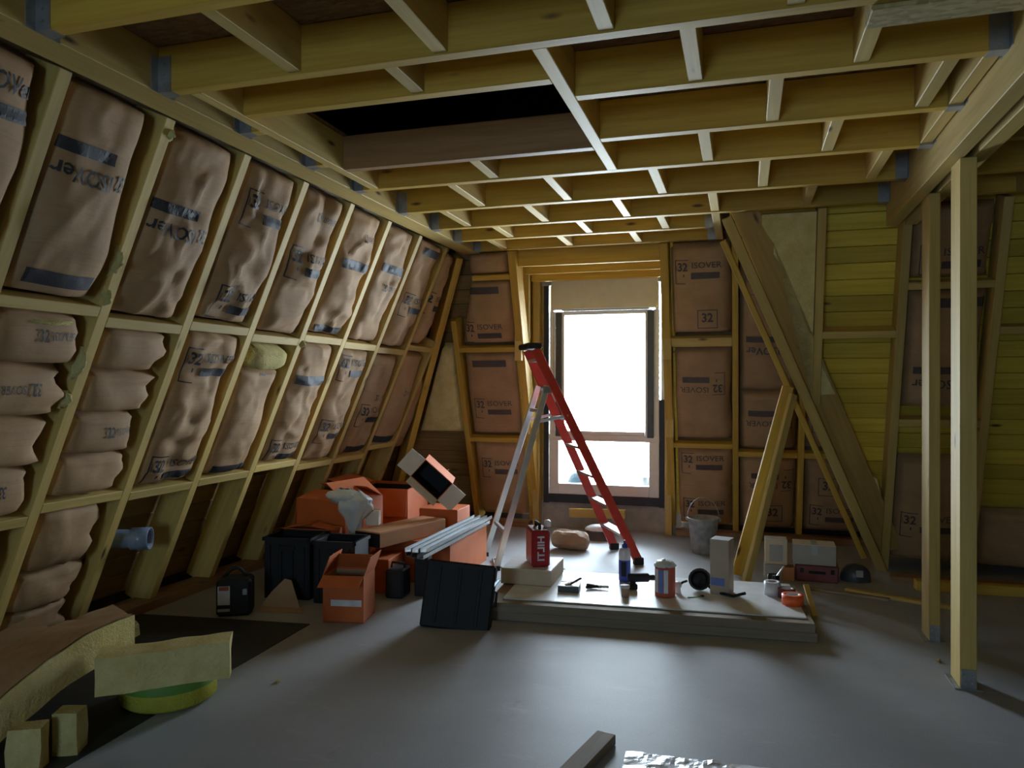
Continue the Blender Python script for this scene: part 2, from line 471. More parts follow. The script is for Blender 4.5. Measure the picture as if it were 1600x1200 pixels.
# ------------------------------------------------------------------ insulation batts
def batt(parent, fr, u0, u1, v0, v1, seed, bulge=0.07, crumple=0.012, w0=-0.085, mat='kraft', prints=(), slackL=0.012, slackR=0.03, nu=22, nv=42, taper=None, fold=0.9):
    """a quilted, paper faced slab; prints = list of (kind, v in metres from the bottom, flipped, u shift)"""
    L = v1 - v0
    so = Vector((seed * 3.17, seed * 1.31, seed * 0.77))
    def edges(t):
        n1 = noise.noise(Vector((seed * 5.1, t * 3.0, 0.3)))
        n2 = noise.noise(Vector((seed * 2.3 + 9, t * 3.4, 1.3)))
        a = u0 + slackL * (1 + n1) ; b = u1 - slackR * (1 + 1.6 * n2)
        if taper:
            a += taper[0] * t; b -= taper[1] * t
        return a, b
    def S(s, t):                      # s, t in 0..1
        a, b = edges(t)
        u = a + (b - a) * s; v = v0 + L * t
        q = 1 - abs(2 * s - 1) ** 3.0
        e = 1 - abs(2 * t - 1) ** 14
        P = Vector((u, v, 0)) + so
        n = noise.noise(P * 5.0) + 0.6 * noise.noise(Vector((P.x * 3, P.y * 11, P.z))) + 0.4 * abs(noise.noise(P * 13.0)) + fold * ((1 - abs(noise.noise(Vector((P.x * 4 + P.y * 2.5, P.y * 4 - P.x * 3, P.z)) + so))) ** 6) - fold * 0.8 * ((1 - abs(noise.noise(P * 3.3 + so * 2))) ** 9)
        sag = 0.35 * math.sin(math.pi * min(1, max(0, (0.75 - t) / 0.75))) if t < 0.75 else 0
        ww = w0 + bulge * (q ** 0.6) * (e ** 0.7) * (0.8 + sag) + crumple * n * q
        if s in (0.0, 1.0) or t in (0.0, 1.0):
            ww = w0 - 0.07
        return u, v, ww
    G = [[S(i / nu, j / nv) for i in range(nu + 1)] for j in range(nv + 1)]
    def SG(s, t):                     # the built surface itself, between its grid points
        x = s * nu; y = t * nv; i = min(int(x), nu - 1); j = min(int(y), nv - 1); x -= i; y -= j
        return tuple((G[j][i][k] * (1 - x) + G[j][i+1][k] * x) * (1 - y) + (G[j+1][i][k] * (1 - x) + G[j+1][i+1][k] * x) * y for k in range(3))
    m = MB().grid(lambda s, t: fr.p(*G[round(t * nv)][round(s * nu)]), nu, nv)
    o = m.build('insulation_batt', mat, parent, True)
    if prints:
        uc = (u0 + u1) / 2; pw = (u1 - u0)
        ink = MB()
        def put(vs, fs):
            tris = [(f[0], f[k], f[k + 1]) for f in fs for k in range(1, len(f) - 1)]
            vs = [tuple(v) for v in vs]; mid = {}
            for _ in range(3):                # split long edges so the print follows the folds
                nt_ = []
                for t3 in tris:
                    d2 = [(vs[t3[k]][0] - vs[t3[(k+1) % 3]][0]) ** 2 + (vs[t3[k]][1] - vs[t3[(k+1) % 3]][1]) ** 2 for k in range(3)]
                    k = d2.index(max(d2))
                    if d2[k] < 0.022 ** 2:
                        nt_.append(t3); continue
                    a_, b_, c_ = t3[k], t3[(k+1) % 3], t3[(k+2) % 3]
                    key = (min(a_, b_), max(a_, b_))
                    if key not in mid:
                        vs.append(((vs[a_][0] + vs[b_][0]) / 2, (vs[a_][1] + vs[b_][1]) / 2)); mid[key] = len(vs) - 1
                    nt_ += [(a_, mid[key], c_), (mid[key], b_, c_)]
                tris = nt_
            put_raw(vs, tris)
        def put_raw(vs, fs):              # vs in metres, relative to the centre of the batt's face (x across, y up)
            out = []
            for x, y in vs:
                t = min(0.97, max(0.03, (y - v0) / L)); ea, eb = edges(t)
                s = min(0.96, max(0.04, (uc + x - ea) / (eb - ea)))
                a = SG(s, t)
                out.append(fr.p(*a) + fr.w * 0.007)
            ink.add(out, fs)
        def rect(x0, y0, x1, y1, fl, cy, cx):
            nx = max(1, int(abs(x1 - x0) / 0.03)); ny = max(1, int(abs(y1 - y0) / 0.03))
            vs = []
            for j in range(ny + 1):
                for i in range(nx + 1):
                    x = x0 + (x1 - x0) * i / nx; y = y0 + (y1 - y0) * j / ny
                    if fl: x, y = -x, -y
                    vs.append((cx + x, cy + y))
            fs = [(j*(nx+1)+i, j*(nx+1)+i+1, (j+1)*(nx+1)+i+1, (j+1)*(nx+1)+i) for j in range(ny) for i in range(nx)]
            put(vs, fs)
        def text(t, x0, y0, x1, y1, fl, cy, cx, bold=0.0):
            vs, fs = text_verts(t, bold)
            pts = []
            for a, b in vs:
                x = x0 + (x1 - x0) * a; y = y0 + (y1 - y0) * b
                if fl: x, y = -x, -y
                pts.append((cx + x, cy + y))
            put(pts, fs)
        for kind, vy, fl, cx in prints:
            cy = v0 + vy
            if kind == 'big':         # long bar under (or over) large lettering
                text('ISOVer', -0.09, 0.04, 0.20, 0.115, fl, cy, cx, 0.012)
                rect(-0.08, -0.06, 0.20, -0.005, fl, cy, cx)
                text('32', -0.175, 0.03, -0.12, 0.105, fl, cy, cx, 0.02)
            elif kind == 'bar':
                rect(-0.19, -0.035, 0.17, 0.035, fl, cy, cx)
            elif kind == 'logo':
                for a in ((-0.21, -0.11, -0.203, 0.11), (-0.21, 0.103, -0.09, 0.11), (-0.21, -0.11, -0.12, -0.103)):
                    rect(*a, fl, cy, cx)
                text('32', -0.185, 0.005, -0.10, 0.085, fl, cy, cx, 0.03)
                text('λ', -0.20, 0.01, -0.188, 0.06, fl, cy, cx, 0.01)
                rect(-0.14, -0.045, -0.128, -0.02, fl, cy, cx)
                text('ISOVER', -0.06, 0.03, 0.20, 0.085, fl, cy, cx, 0.004)
                rect(-0.07, -0.065, 0.18, -0.01, fl, cy, cx)
            elif kind == 'box':
                for a in ((-0.09, -0.09, -0.083, 0.09), (-0.09, 0.083, 0.09, 0.09), (-0.09, -0.09, 0.09, -0.083), (0.083, -0.09, 0.09, 0.09)):
                    rect(*a, fl, cy, cx)
                text('32', -0.05, -0.03, 0.05, 0.06, fl, cy, cx, 0.03)
            elif kind == 'small':
                text('32', -0.05, -0.03, 0.0, 0.03, fl, cy, cx, 0.02)
                text('ISOVER', 0.02, -0.02, 0.16, 0.02, fl, cy, cx, 0.0)
        ink.build('printed_lettering', 'ink' if fr is FL else 'ink_soft', o)
    return o

vr1, vr2 = vL(1.842), vL(0.855)
UP0, UP1 = vr1 + 0.035, VTOP - 0.01           # upper row of batts
MD0, MD1 = vr2 + 0.035, vr1 - 0.035           # middle row
def bay(i): return YST[i] + 0.031, YST[i + 1] - 0.031
# YST index 4 is the leftmost stud in view
upper = {2: [('big', .75, True, -.02)], 3: [('big', .84, False, .02), ('bar', .10, False, -.02)],
         4: [('big', .66, True, -.03), ('bar', .10, True, -0.03)], 5: [('big', .58, True, -.03)],
         6: [('logo', .72, False, 0.02), ('logo', .14, False, 0.03)], 7: [('small', .85, False, 0), ('logo', .52, False, 0.0)],
         8: [('small', .8, False, 0), ('bar', .58, False, 0), ('bar', .05, False, 0)], 9: [('bar', .66, False, 0), ('small', .50, False, -0.03)],
         10: [('bar', .92, False, .03), ('logo', .42, False, 0), ('small', .2, False, 0.05)]}
middle = {2: [], 3: [], 4: [], 5: [('small', .82, False, 0), ('small', .5, True, 0)],
          6: [('logo', .82, False, 0), ('logo', .12, False, 0)], 7: [('bar', .05, False, 0), ('small', .78, False, 0.02)],
          8: [('bar', .70, False, 0), ('logo', .10, False, 0)], 9: [('logo', .86, False, 0), ('logo', .3, False, 0)],
          10: [('small', .6, False, 0), ('bar', .08, False, 0), ('logo', .42, False, 0)]}
for i in range(2, 11):
    a, b = bay(i)
    if i == 9:
        pass
    batt(wl, FL, a, b, UP0 + zoff1[i % 11], UP1, i + 1, 0.085, 0.014 if i < 5 else 0.026, -0.055, 'kraft', upper[i], 0.015, 0.035)
    lo, hi = MD0 + zoff1[(i * 3 + 2) % 11], MD1 + zoff1[i % 11]
    if i in (3, 4, 5):           # stacked short offcuts
        n = 4 if i != 3 else 5
        cuts = [lo + (hi - lo) * k / n for k in range(n + 1)]
        for k in range(n):
            pr = [('small', (cuts[k+1] - cuts[k]) * .6, k % 2 == 0, .02)] if (i == 4 and k in (0, 2, 3)) or (i == 5 and k == 1) else []
            batt(wl, FL, a, b, cuts[k] + 0.004, cuts[k + 1] + 0.004, 40 + i * 7 + k, 0.065, 0.008, -0.05, 'kraft', pr, 0.012, 0.05, 14, 9)
    elif i == 7:
        batt(wl, FL, a, b, hi - 0.20, hi - 0.02, 91, 0.075, 0.02, -0.05, 'wool', [], 0.05, 0.06, 12, 8)
        batt(wl, FL, a, b, lo, hi - 0.19, 92, 0.085, 0.016, -0.055, 'kraft', middle[i], 0.015, 0.05)
    else:
        batt(wl, FL, a, b, lo, hi, 20 + i, 0.085, 0.024 if i > 5 else 0.012, -0.055, 'kraft', middle[i], 0.015, 0.035)
# last narrow bays next to the hip
a, b = YST[11] + 0.031, 7.184
batt(wl, FL, a, b - 0.22, UP0, VTOP - 0.02, 61, 0.08, 0.02, -0.055, 'kraft', [('logo', .45, False, 0)], 0.01, 0.05, 14, 22)
batt(wl, FL, a, b, MD0, MD1, 62, 0.08, 0.008, -0.055, 'kraft', [('small', .6, False, 0), ('bar', .1, False, -.05)], 0.01, 0.03)
batt(wl, FL, 7.246, 7.55, MD0 - 0.1, MD1 - 0.25, 63, 0.07, 0.01, -0.09, 'kraft', [], 0.01, 0.03, 10, 18)
# bottom bays on the near side are filled with scraps
for i in (2, 3, 4, 5):
    a, b = bay(i)
    cuts = [0.06, 0.27, 0.50, vr2 - 0.03]
    for k in range(3):
        batt(wl, FL, a, b, cuts[k], cuts[k + 1] + 0.02, 70 + i * 5 + k, 0.09, 0.022, -0.085, 'kraft', [], 0.01, 0.06, 14, 9)

# grey pipe end poking through the left slope
pp = FL.p(3.84, vL(0.50), -0.10)
t = thing('waste_pipe', 'blue grey plastic waste pipe end poking out of the left slope', 'pipe', pp, 0, None, None)
d = Vector((0.80, 0.35, 0.0)).normalized(); q = d.to_track_quat('Z', 'Y').to_matrix()
MB().lathe([(0.058, -0.25), (0.058, 0.18), (0.052, 0.18), (0.052, -0.2)], 24, (0, 0, 0), q, False).build('pipe', 'pvc', t, True)
MB().lathe([(0.058, 0.07), (0.070, 0.075), (0.070, 0.185), (0.060, 0.185), (0.060, 0.08)], 24, (0, 0, 0), q, False).build('socket', 'pvc', t, True)

# ------------------------------------------------------------------ ceiling: joists, blocking, trimmers, deck
JH = 0.20; JT = 0.06; XL = -2.47; XB = 0.97
def hanger(parent_joist, x, y, side):
    """steel joist hanger: two cheeks, a seat and nail heads, built in world space"""
    m = MB()
    for s in (-1, 1):
        m.box((x + side * 0.035, y + s * (JT / 2 + 0.002), ZJ + 0.075), (0.07, 0.003, 0.155))
        m.box((x + side * 0.001, y + s * (JT / 2 + 0.022), ZJ + 0.075), (0.004, 0.042, 0.155))
        for k in range(3):
            m.box((x + side * 0.035, y + s * (JT / 2 + 0.005), ZJ + 0.03 + k * 0.045), (0.009, 0.006, 0.009))
    m.box((x + side * 0.035, y, ZJ - 0.002), (0.07, JT + 0.006, 0.003))
    o = m.build('joist_hanger', 'hanger', parent_joist)
    o.matrix_parent_inverse = (Matrix.Translation(parent_joist.location) @ parent_joist.rotation_euler.to_matrix().to_4x4()).inverted()
    return o

def joist(y, x0, x1, mat='timber', hl=True, hr=True, nm='joist'):
    z = ZJ + JH / 2
    o = beam(nm, (x0, y, z), (x1, y, z), JT, JH, mat, ce)
    if hl: hanger(o, x0, y, 1)
    if hr: hanger(o, x1, y, -1)
    return o
T1, T2 = -2.32, -0.75
joist(1.0, XL, XB); joist(1.58, XL, XB)
joist(2.18, XL, XB); joist(2.787, XL, XB)
joist(3.138, T1 + .03, T2 - .03, hl=False, hr=False); joist(3.354, T2 + .03, XB, hl=False)
joist(4.094, T1 + .03, T2 - .03, 'brownwood', hl=False, hr=False); joist(3.966, T2 + .03, XB, hl=False)
for y in (4.554, 5.234, 5.861):
    joist(y, XL, XB)
for y in (6.389, 6.914):
    joist(y, XL, -0.23)
for y in (3.354, 3.966):
    joist(y, XL, T1 - .03, hr=False)
z = ZJ + JH / 2
for x, y0, y1 in ((T1, 2.817, 4.524), (T2, 2.817, 4.524), (-0.2, 5.891, 6.944)):
    beam('trimmer', (x, y0, z), (x, y1, z), 0.06, JH, 'timber2', ce)
nog = [(-1.78, 2.21, 2.757), (-1.13, 2.21, 2.757), (-0.48, 2.21, 2.757), (0.17, 2.21, 2.757),
       (-0.195, 2.817, 3.324), (0.45, 2.817, 3.324), (-1.38, 2.817, 3.108),
       (0.135, 3.384, 3.936), (0.79, 3.384, 3.936), (0.93, 3.384, 3.936),
       (-0.195, 3.996, 4.524), (0.44, 3.996, 4.524), (0.93, 3.996, 4.524), (-1.49, 4.124, 4.524),
       (-1.81, 4.584, 5.204), (-1.17, 4.584, 5.204), (-0.52, 4.584, 5.204), (0.12, 4.584, 5.204), (0.76, 4.584, 5.204),
       (-2.145, 5.264, 5.831), (-1.495, 5.264, 5.831), (-0.85, 5.264, 5.831), (-0.2, 5.264, 5.831), (0.43, 5.264, 5.831),
       (-1.945, 5.891, 6.359), (-1.245, 5.891, 6.359), (-0.61, 5.891, 6.359),
       (-2.17, 6.419, 6.884), (-1.53, 6.419, 6.884), (-0.9, 6.419, 6.884)]
for x, y0, y1 in nog:
    beam('blocking', (x, y0, z + .003), (x, y1, z + .003), 0.06, JH - 0.006, 'timber2', ce)
# the double beam carried by the posts and the bay beyond it
for x in (1.01, 1.13):
    beam('main_beam', (x, -3.0, 2.64 + 0.175), (x, 5.95, 2.64 + 0.175), 0.08, 0.35, 'timber2', ce)
for y in (1.6, 2.2, 2.787, 3.354, 3.966, 4.554, 5.234, 5.80):
    joist(y, 1.17, 5.3, hr=False)
for x in (1.75, 2.4, 3.05):
    for k, (y0, y1) in enumerate(((2.817, 3.324), (3.384, 3.936), (3.996, 4.524), (4.584, 5.204), (5.264, 5.77))):
        beam('blocking', (x + (k % 2) * .3, y0, z), (x + (k % 2) * .3, y1, z), 0.06, JH, 'timber2', ce)
# boards clad over a trimmer at top right
ob = MB().box((0.69, 2.895, 2.875), (0.55, 0.15, 0.20)).build('cladding_board', 'osb_grey', ce, bevel=0.004)
# deck
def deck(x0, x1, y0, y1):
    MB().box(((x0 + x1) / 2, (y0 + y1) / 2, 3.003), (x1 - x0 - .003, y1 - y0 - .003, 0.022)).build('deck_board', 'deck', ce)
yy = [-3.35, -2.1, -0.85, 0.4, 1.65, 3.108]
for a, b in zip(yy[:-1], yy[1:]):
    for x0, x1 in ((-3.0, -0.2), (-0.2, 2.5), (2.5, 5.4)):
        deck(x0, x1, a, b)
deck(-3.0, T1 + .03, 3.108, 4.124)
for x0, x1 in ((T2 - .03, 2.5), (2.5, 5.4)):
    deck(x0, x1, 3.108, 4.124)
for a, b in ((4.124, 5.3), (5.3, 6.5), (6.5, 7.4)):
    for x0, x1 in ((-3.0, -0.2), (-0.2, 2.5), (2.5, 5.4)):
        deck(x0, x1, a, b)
deck(-2.4, -0.4, 7.4, 8.25)
# closed near-black box added above the opening to keep it dark
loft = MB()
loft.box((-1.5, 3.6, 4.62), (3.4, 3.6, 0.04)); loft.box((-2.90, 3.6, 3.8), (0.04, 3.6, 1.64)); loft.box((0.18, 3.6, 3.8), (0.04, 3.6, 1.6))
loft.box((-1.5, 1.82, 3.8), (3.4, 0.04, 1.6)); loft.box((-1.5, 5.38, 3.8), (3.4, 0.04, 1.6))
loft.build('loft_dark_box', 'bitumen', ce)
beam('loft_rafter', (-2.30, 3.3, 3.05), (-1.5, 4.9, 4.1), 0.06, 0.18, 'timber', ce, (0, -1, 1))

# ------------------------------------------------------------------ back wall around the dormer window
for u, z1 in ((-2.80, 2.15), (-0.07, 2.785), (0.52, 2.785), (1.12, 2.785)):
    beam('stud', FB.p(u, 0, -TD / 2), FB.p(u, vB(z1), -TD / 2), 0.055, TD, 'timber', wb, FB.w)
for u in (-2.125, -0.69):                                  # doubled trimmer rafters beside the window
    beam('trimmer_rafter', FB.p(u, 0, -TD / 2), FB.p(u, vB(2.785), -TD / 2), 0.075, TD, 'timber', wb, FB.w)
def blockB(u0, u1, zz, hh=0.05, mt='timber'):
    beam('blocking', FB.p(u0, vB(zz), -0.045), FB.p(u1, vB(zz), -0.045), hh, 0.09, mt, wb, FB.w)
for zz in (2.55, 1.86, 0.93):
    blockB(-2.772 if zz < 2 else -2.55, -2.163, zz)
blockB(-0.652, -0.098, 1.905, 0.085, 'timber2'); blockB(-0.652, -0.098, 0.918); blockB(-0.042, 0.49, 0.845); blockB(0.55, 1.09, 0.845)
beam('sole_plate', (-4.0, 7.86, 0.03), (-2.17, 7.86, 0.03), 0.16, 0.06, 'brownwood', wb)
beam('sole_plate', (-0.65, 7.86, 0.03), (1.6, 7.86, 0.03), 0.16, 0.06, 'brownwood', wb)
def bB(u0, u1, z0, z1, seed, prints=(), mat='kraft', taper=None, bul=0.06):
    batt(wb, FB, u0, u1, vB(z0), vB(z1), seed, bul, 0.005, -0.075, mat, prints, 0.006, 0.012, 14, 22, taper)
bB(-2.60, -2.163, 2.58, 2.76, 101)
bB(-2.772, -2.163, 1.90, 2.52, 102, [('logo', .14, False, -0.02), ('bar', .56, False, 0)], taper=(0.16, 0))
bB(-2.772, -2.163, 0.96, 1.83, 103, [('bar', .80, False, 0), ('logo', .32, False, 0.0)])
bB(-2.772, -2.163, 0.07, 0.90, 104, [('logo', .58, False, 0)])
bB(-3.40, -2.83, 0.96, 1.90, 105, [], 'wool_pale', taper=(0.42, 0))
bB(-0.652, -0.098, 1.96, 2.76, 106, [('logo', .60, False, -0.01), ('box', .16, False, 0.06)])
bB(-0.652, -0.098, 0.95, 1.85, 107, [('logo', .60, True, 0.0)])
bB(-0.652, -0.098, 0.07, 0.88, 108, [('logo', .70, False, 0.0), ('logo', .22, False, 0.01)])
bB(-0.042, 0.49, 1.42, 2.76, 109, [('big', .50, True, 0.0), ('logo', 1.05, False, 0)])
bB(-0.042, 0.49, 0.88, 1.43, 110, [('logo', .34, True, 0.0)])
bB(-0.042, 0.49, 0.07, 0.81, 111, [('logo', .55, True, 0.03), ('box', .2, False, .05)])
bB(0.55, 1.09, 0.88, 2.76, 112, [('logo', .3, False, 0)])
bB(0.55, 1.09, 0.07, 0.81, 113, [('box', .5, False, -.05), ('logo', .2, False, 0)])
bB(1.15, 1.75, 0.07, 1.4, 114)

# dormer: cheeks, side studs, headers, plastered apron
def tri(name, x, mat):
    m = MB(); poly = [(7.02, 2.99), (8.02, 2.99), (8.02, 0.0), (7.97, 0.0)]
    m.prism(poly, -0.012, 0.012, lambda q: Vector((x + q.z, q.x, q.y)))
    return m.build(name, mat, wb)
tri('cheek_panel', -2.19, 'plank'); tri('cheek_panel', -0.63, 'plank')
for x in (-2.10, -0.72):
    beam('cheek_stud', (x, 7.84, 0), (x, 7.84, 2.62), 0.07, 0.10, 'timber2', wb, (0, 1, 0))
for x, s in ((-2.14, 1), (-0.68, -1)):
    beam('cheek_stud', (x, 7.55, 1.0), (x, 7.55, 2.70), 0.07, 0.06, 'timber2', wb, (0, 1, 0))
    beam('cheek_stud', (x, 7.28, 1.75), (x, 7.28, 2.72), 0.07, 0.06, 'timber2', wb, (0, 1, 0))
for y, zb in ((7.10, 2.655), (7.42, 2.625), (7.78, 2.60)):
    beam('dormer_header', (-2.15, y, zb + 0.09), (-0.67, y, zb + 0.09), 0.05, 0.18, 'timber', wb)
MB().box((-1.41, 7.5, 2.84), (1.52, 1.1, 0.02)).build('dormer_ceiling_board', 'plank', wb)
MB().box((-1.41, 7.95, 0.14), (1.50, 0.10, 0.28)).build('apron_panel', 'plaster', wb)
MB().box((-1.41, 7.95, 2.72), (1.50, 0.10, 0.30)).build('lintel_panel', 'plaster', wb)

# ------------------------------------------------------------------ window_1
wi = bpy.data.objects.new('window_1', None); COL.objects.link(wi); wi.location = (-1.395, 7.90, 0.36)
tag(wi, 'tall white window with shutter box, dark sash rails and overexposed sky behind', None, None, 'structure')
X0, X1, Z0, ZS, Z1, Z2 = -0.575, 0.575, 0.0, 0.595, 1.925, 2.26
m = MB()
for x in (X0 + .05, X1 - .05):
    m.box((x, 0.0, ZS / 2), (0.10, 0.09, ZS))
for x in (X0 + .035, X1 - .03):
    m.box((x, 0.0, (Z1 + ZS) / 2), (0.06, 0.09, Z1 - ZS))
m.box((0, 0, 0.055), (0.948, 0.086, 0.11)); m.box((0, 0, ZS + .002), (1.154, 0.098, 0.07)); m.box((0, 0, Z1 - .02), (1.02, 0.086, 0.04))
m.build('frame', 'white', wi, bevel=0.004)
sh = MB().box((0.01, -0.02, (Z1 + Z2) / 2 + .01), (1.10, 0.17, Z2 - Z1 - .01)).build('shutter_box', 'shutter', wi, bevel=0.006)
MB().box((0.02, -0.045, Z1 + 0.015), (0.90, 0.09, 0.022)).build('guide_slot', 'greycard', sh)
s = MB()
for x in (X0 + .105, X1 - .085):
    s.box((x, -0.045, (ZS + Z1) / 2), (0.065, 0.06, Z1 - ZS - .03))
s.build('sash_rail', 'darkframe', wi, bevel=0.004)
for x in (X0 + .150, X1 - .128):
    MB().box((x, -0.03, (ZS + Z1) / 2), (0.028, 0.05, Z1 - ZS - .03)).build('sash_stile', 'white', wi, bevel=0.003)
MB().box((0, -0.03, ZS + .055), (0.86, 0.05, 0.035)).build('sash_bottom_rail', 'white', wi, bevel=0.003)
MB().box((0, 0.0, (ZS + Z1) / 2), (1.0, 0.008, Z1 - ZS - .08)).build('pane', 'glass', wi)
MB().box((0, 0.0, (0.11 + ZS - .035) / 2), (0.95, 0.008, ZS - .145)).build('pane', 'glass', wi)
m = MB()
m.box((X0 - .035, -0.015, 1.05), (0.055, 0.05, 2.3)); m.box((X1 + .025, -0.01, 0.45), (0.05, 0.04, 1.1)); m.box((0.01, -0.02, -0.045), (1.20, 0.05, 0.09))
m.build('sealing_membrane', 'membrane', wi)
for x in (X0 + .03, X1 - .02):
    MB().box((x, -0.035, 1.6), (0.035, 0.05, 1.2)).build('shutter_guide', 'white', wi, bevel=0.003)
MB().box((0, 0.22, -0.03), (1.3, 0.35, 0.05)).build('outer_sill', 'plaster', wi)

MB().box((-0.70, 0.03, 1.05), (0.22, 0.05, 2.7)).build('reveal_board', 'timber', wi)
MB().box((0.69, 0.03, 1.05), (0.20, 0.05, 2.7)).build('reveal_board', 'shutter', wi)
# things standing outside on the sill
t = thing('tarpaulin_bundle', 'bright blue folded tarpaulin outside behind the lower window pane', 'tarpaulin', (-1.70, 8.10, 0.355))
f = MB().grid(lambda a, b: Vector(((a - .5) * .30, (b - .5) * .16, 0.22 * (1 - abs(2*a - 1)**4) * (1 - abs(2*b - 1)**3) + .02 * noise.noise(Vector((a * 5, b * 4, 2))))), 12, 8).build('folded_sheet', 'cyan', t, True)
t = thing('outside_can', 'small grey tin with yellow lid outside behind the lower window pane', 'tin', (-0.98, 8.10, 0.355))
MB().lathe([(0.05, 0), (0.05, 0.18), (0.046, 0.19)], 16).build('body', 'darkframe', t, True)
MB().box((0.085, 0, 0.09), (0.07, 0.08, 0.18)).build('yellow_pack', 'yellow', t, bevel=.01)

# ------------------------------------------------------------------ right slope: boards, studs, valley rafter
def diagX(z): return -0.125 + (2.76 - z) * (1.094 + 0.125) / 2.82
boards(FR, lambda v: diagX(v / KB) + 0.02, lambda v: 5.5, vB(2.80), 0.125, 'plank', wr, -0.22)
m = MB()
m.prism([(diagX(0), 0), (5.5, 0), (5.5, vB(3.0)), (diagX(2.99), vB(3.0))], -0.27, -0.25, lambda q: FR.p(q.x, q.y, q.z))
m.build('light_seal', 'light_seal', wr)  # added backing, keeps sky light from showing between the boards
for u, z0 in ((0.545, 1.35), (1.11, 0.0), (1.72, 0.0), (2.32, 0), (2.92, 0), (3.52, 0), (4.12, 0), (4.72, 0)):
    beam('stud', FR.p(u, vB(z0), -TD / 2), FR.p(u, vB(2.785), -TD / 2), 0.06, TD, 'timber2', wr, FR.w)
def blockR(u0, u1, zz, hh, dd=0.09, mt='timber2'):
    beam('blocking', FR.p(u0, vB(zz), -dd / 2), FR.p(u1, vB(zz), -dd / 2), hh, dd, mt, wr, FR.w)
blockR(0.575, 1.08, 1.885, 0.055, 0.16); blockR(1.14, 1.69, 2.222, 0.055); blockR(1.14, 1.69, 1.22, 0.06); blockR(1.75, 2.29, 1.9, 0.055)
rb = beam('hip_rafter', FR.p(-0.12, vB(2.76), 0.03), FR.p(1.10, vB(-0.02), 0.03), 0.075, 0.07, 'timber2', wr, FR.w)
dv = (FR.p(1.10, 0) - FR.p(-0.12, vB(2.78))).normalized(); side = FR.w.cross(dv).normalized()
if side.x < 0: side = -side
beam('hip_rafter', FR.p(-0.08, vB(2.62), -0.02) - side * .075, FR.p(1.02, vB(0.12), -0.02) - side * .075, 0.045, 0.07, 'timber', wr, FR.w)
beam('valley_board', FR.p(-0.12, vB(2.78), -0.06) + side * .125, FR.p(1.04, vB(0.10), -0.06) + side * .125, 0.19, 0.03, 'valley', wr, FR.w)
# loose glass wool in the triangle beside the valley rafter, torn along one edge
pts = []
zz = 2.76
while zz > 1.42:
    pts.append((max(0.13, diagX(zz) + 0.23 + rnd.uniform(-.015, .03)) if zz < 2.76 else 0.13, vB(zz))); zz -= 0.07
poly = [(0.51, vB(2.76))] + pts + [(0.51, vB(1.42))]
m = MB(); m.prism([(x, y) for x, y in reversed(poly)], -0.10, -0.03, lambda q: FR.p(q.x, q.y, q.z))
m.build('insulation_batt', 'wool_pale', wr)
poly = [(0.88, vB(.72)), (0.94, vB(.78)), (1.02, vB(.75)), (1.06, vB(.60)), (1.04, vB(.35)), (0.99, vB(.30)), (0.93, vB(.5))]
m = MB(); m.prism(poly, -0.12, -0.05, lambda q: FR.p(q.x, q.y, q.z)); m.build('insulation_batt', 'wool_pale', wr)
def bR(u0, u1, z0, z1, seed, prints=()):
    batt(wr, FR, u0, u1, vB(z0), vB(z1), seed, 0.06, 0.008, -0.085, 'kraft', prints, 0.006, 0.012, 14, 22)
bR(1.145, 1.685, 2.26, 2.76, 121, [('logo', .14, False, 0)])
bR(1.145, 1.685, 1.30, 2.18, 122, [('bar', .84, False, .08), ('big', .30, True, 0.0)])
bR(1.145, 1.685, 0.05, 0.92, 123, [('logo', .36, False, 0.0)])
bR(1.755, 2.285, 0.05, 0.5, 124)

# ------------------------------------------------------------------ posts under the double beam
def post(x0, x1, y0, y1, label):
    t = thing('timber_post', label, 'post', ((x0 + x1) / 2, (y0 + y1) / 2, 0), 0, 'posts under the double beam')
    wx, wy = x1 - x0, y1 - y0
    beam('shaft', (0, 0, 0.006), (0, 0, 2.638), wx, wy, 'timber2', t, (0, 1, 0))
    m = MB(); m.box((0, 0, 0.003), (wx + .05, wy + .02, 0.006)); m.box((wx / 2 + .003, 0, 0.06), (0.005, wy * .6, 0.12)); m.box((0, -wy / 2 - .003, 0.05), (wx * .9, 0.005, 0.10))
    b = m.build('base_bracket', 'hanger', t)
    for k in range(4):
        n = MB().lathe([(0.007, 0), (0.006, 0.005)], 8, ((k % 2 - .5) * wx * .5, -wy / 2 - .005, 0.03 + .04 * (k // 2)), (math.pi / 2, 0, 0))
        n.build('bracket_screw', 'steel', b)
post(1.03, 1.105, 4.267, 4.445, 'nearer and thicker upright timber post with steel foot bracket')
post(1.045, 1.105, 5.0, 5.19, 'farther and slimmer upright timber post with steel foot bracket')

# ------------------------------------------------------------------ the rest of the shell, behind the camera
m = MB()
for x0, x1, z0, z1 in ((-4.4, -1.4, 0, 3), (-0.5, 5.5, 0, 3), (-1.4, -0.5, 0, 0.9), (-1.4, -0.5, 2.1, 3)):  # the gap left here is an added opening for light from behind
    m.box(((x0 + x1) / 2, -3.25, (z0 + z1) / 2), (x1 - x0, 0.1, z1 - z0))
wf = m.build('wall_front', 'osb')
MB().box((-0.95, -3.25, 1.5), (0.92, 0.006, 1.22)).build('added_tint_film', 'tint_film', wf)  # invented film, gives the light from behind a blue tint
tag(wf, 'board wall with one added light opening, unseen behind the viewer', None, None, 'structure')
tag(MB().box((5.45, 2.4, 1.5), (0.1, 11.6, 3.0)).build('wall_side', 'osb'), 'board wall closing the attic far right', None, None, 'structure')

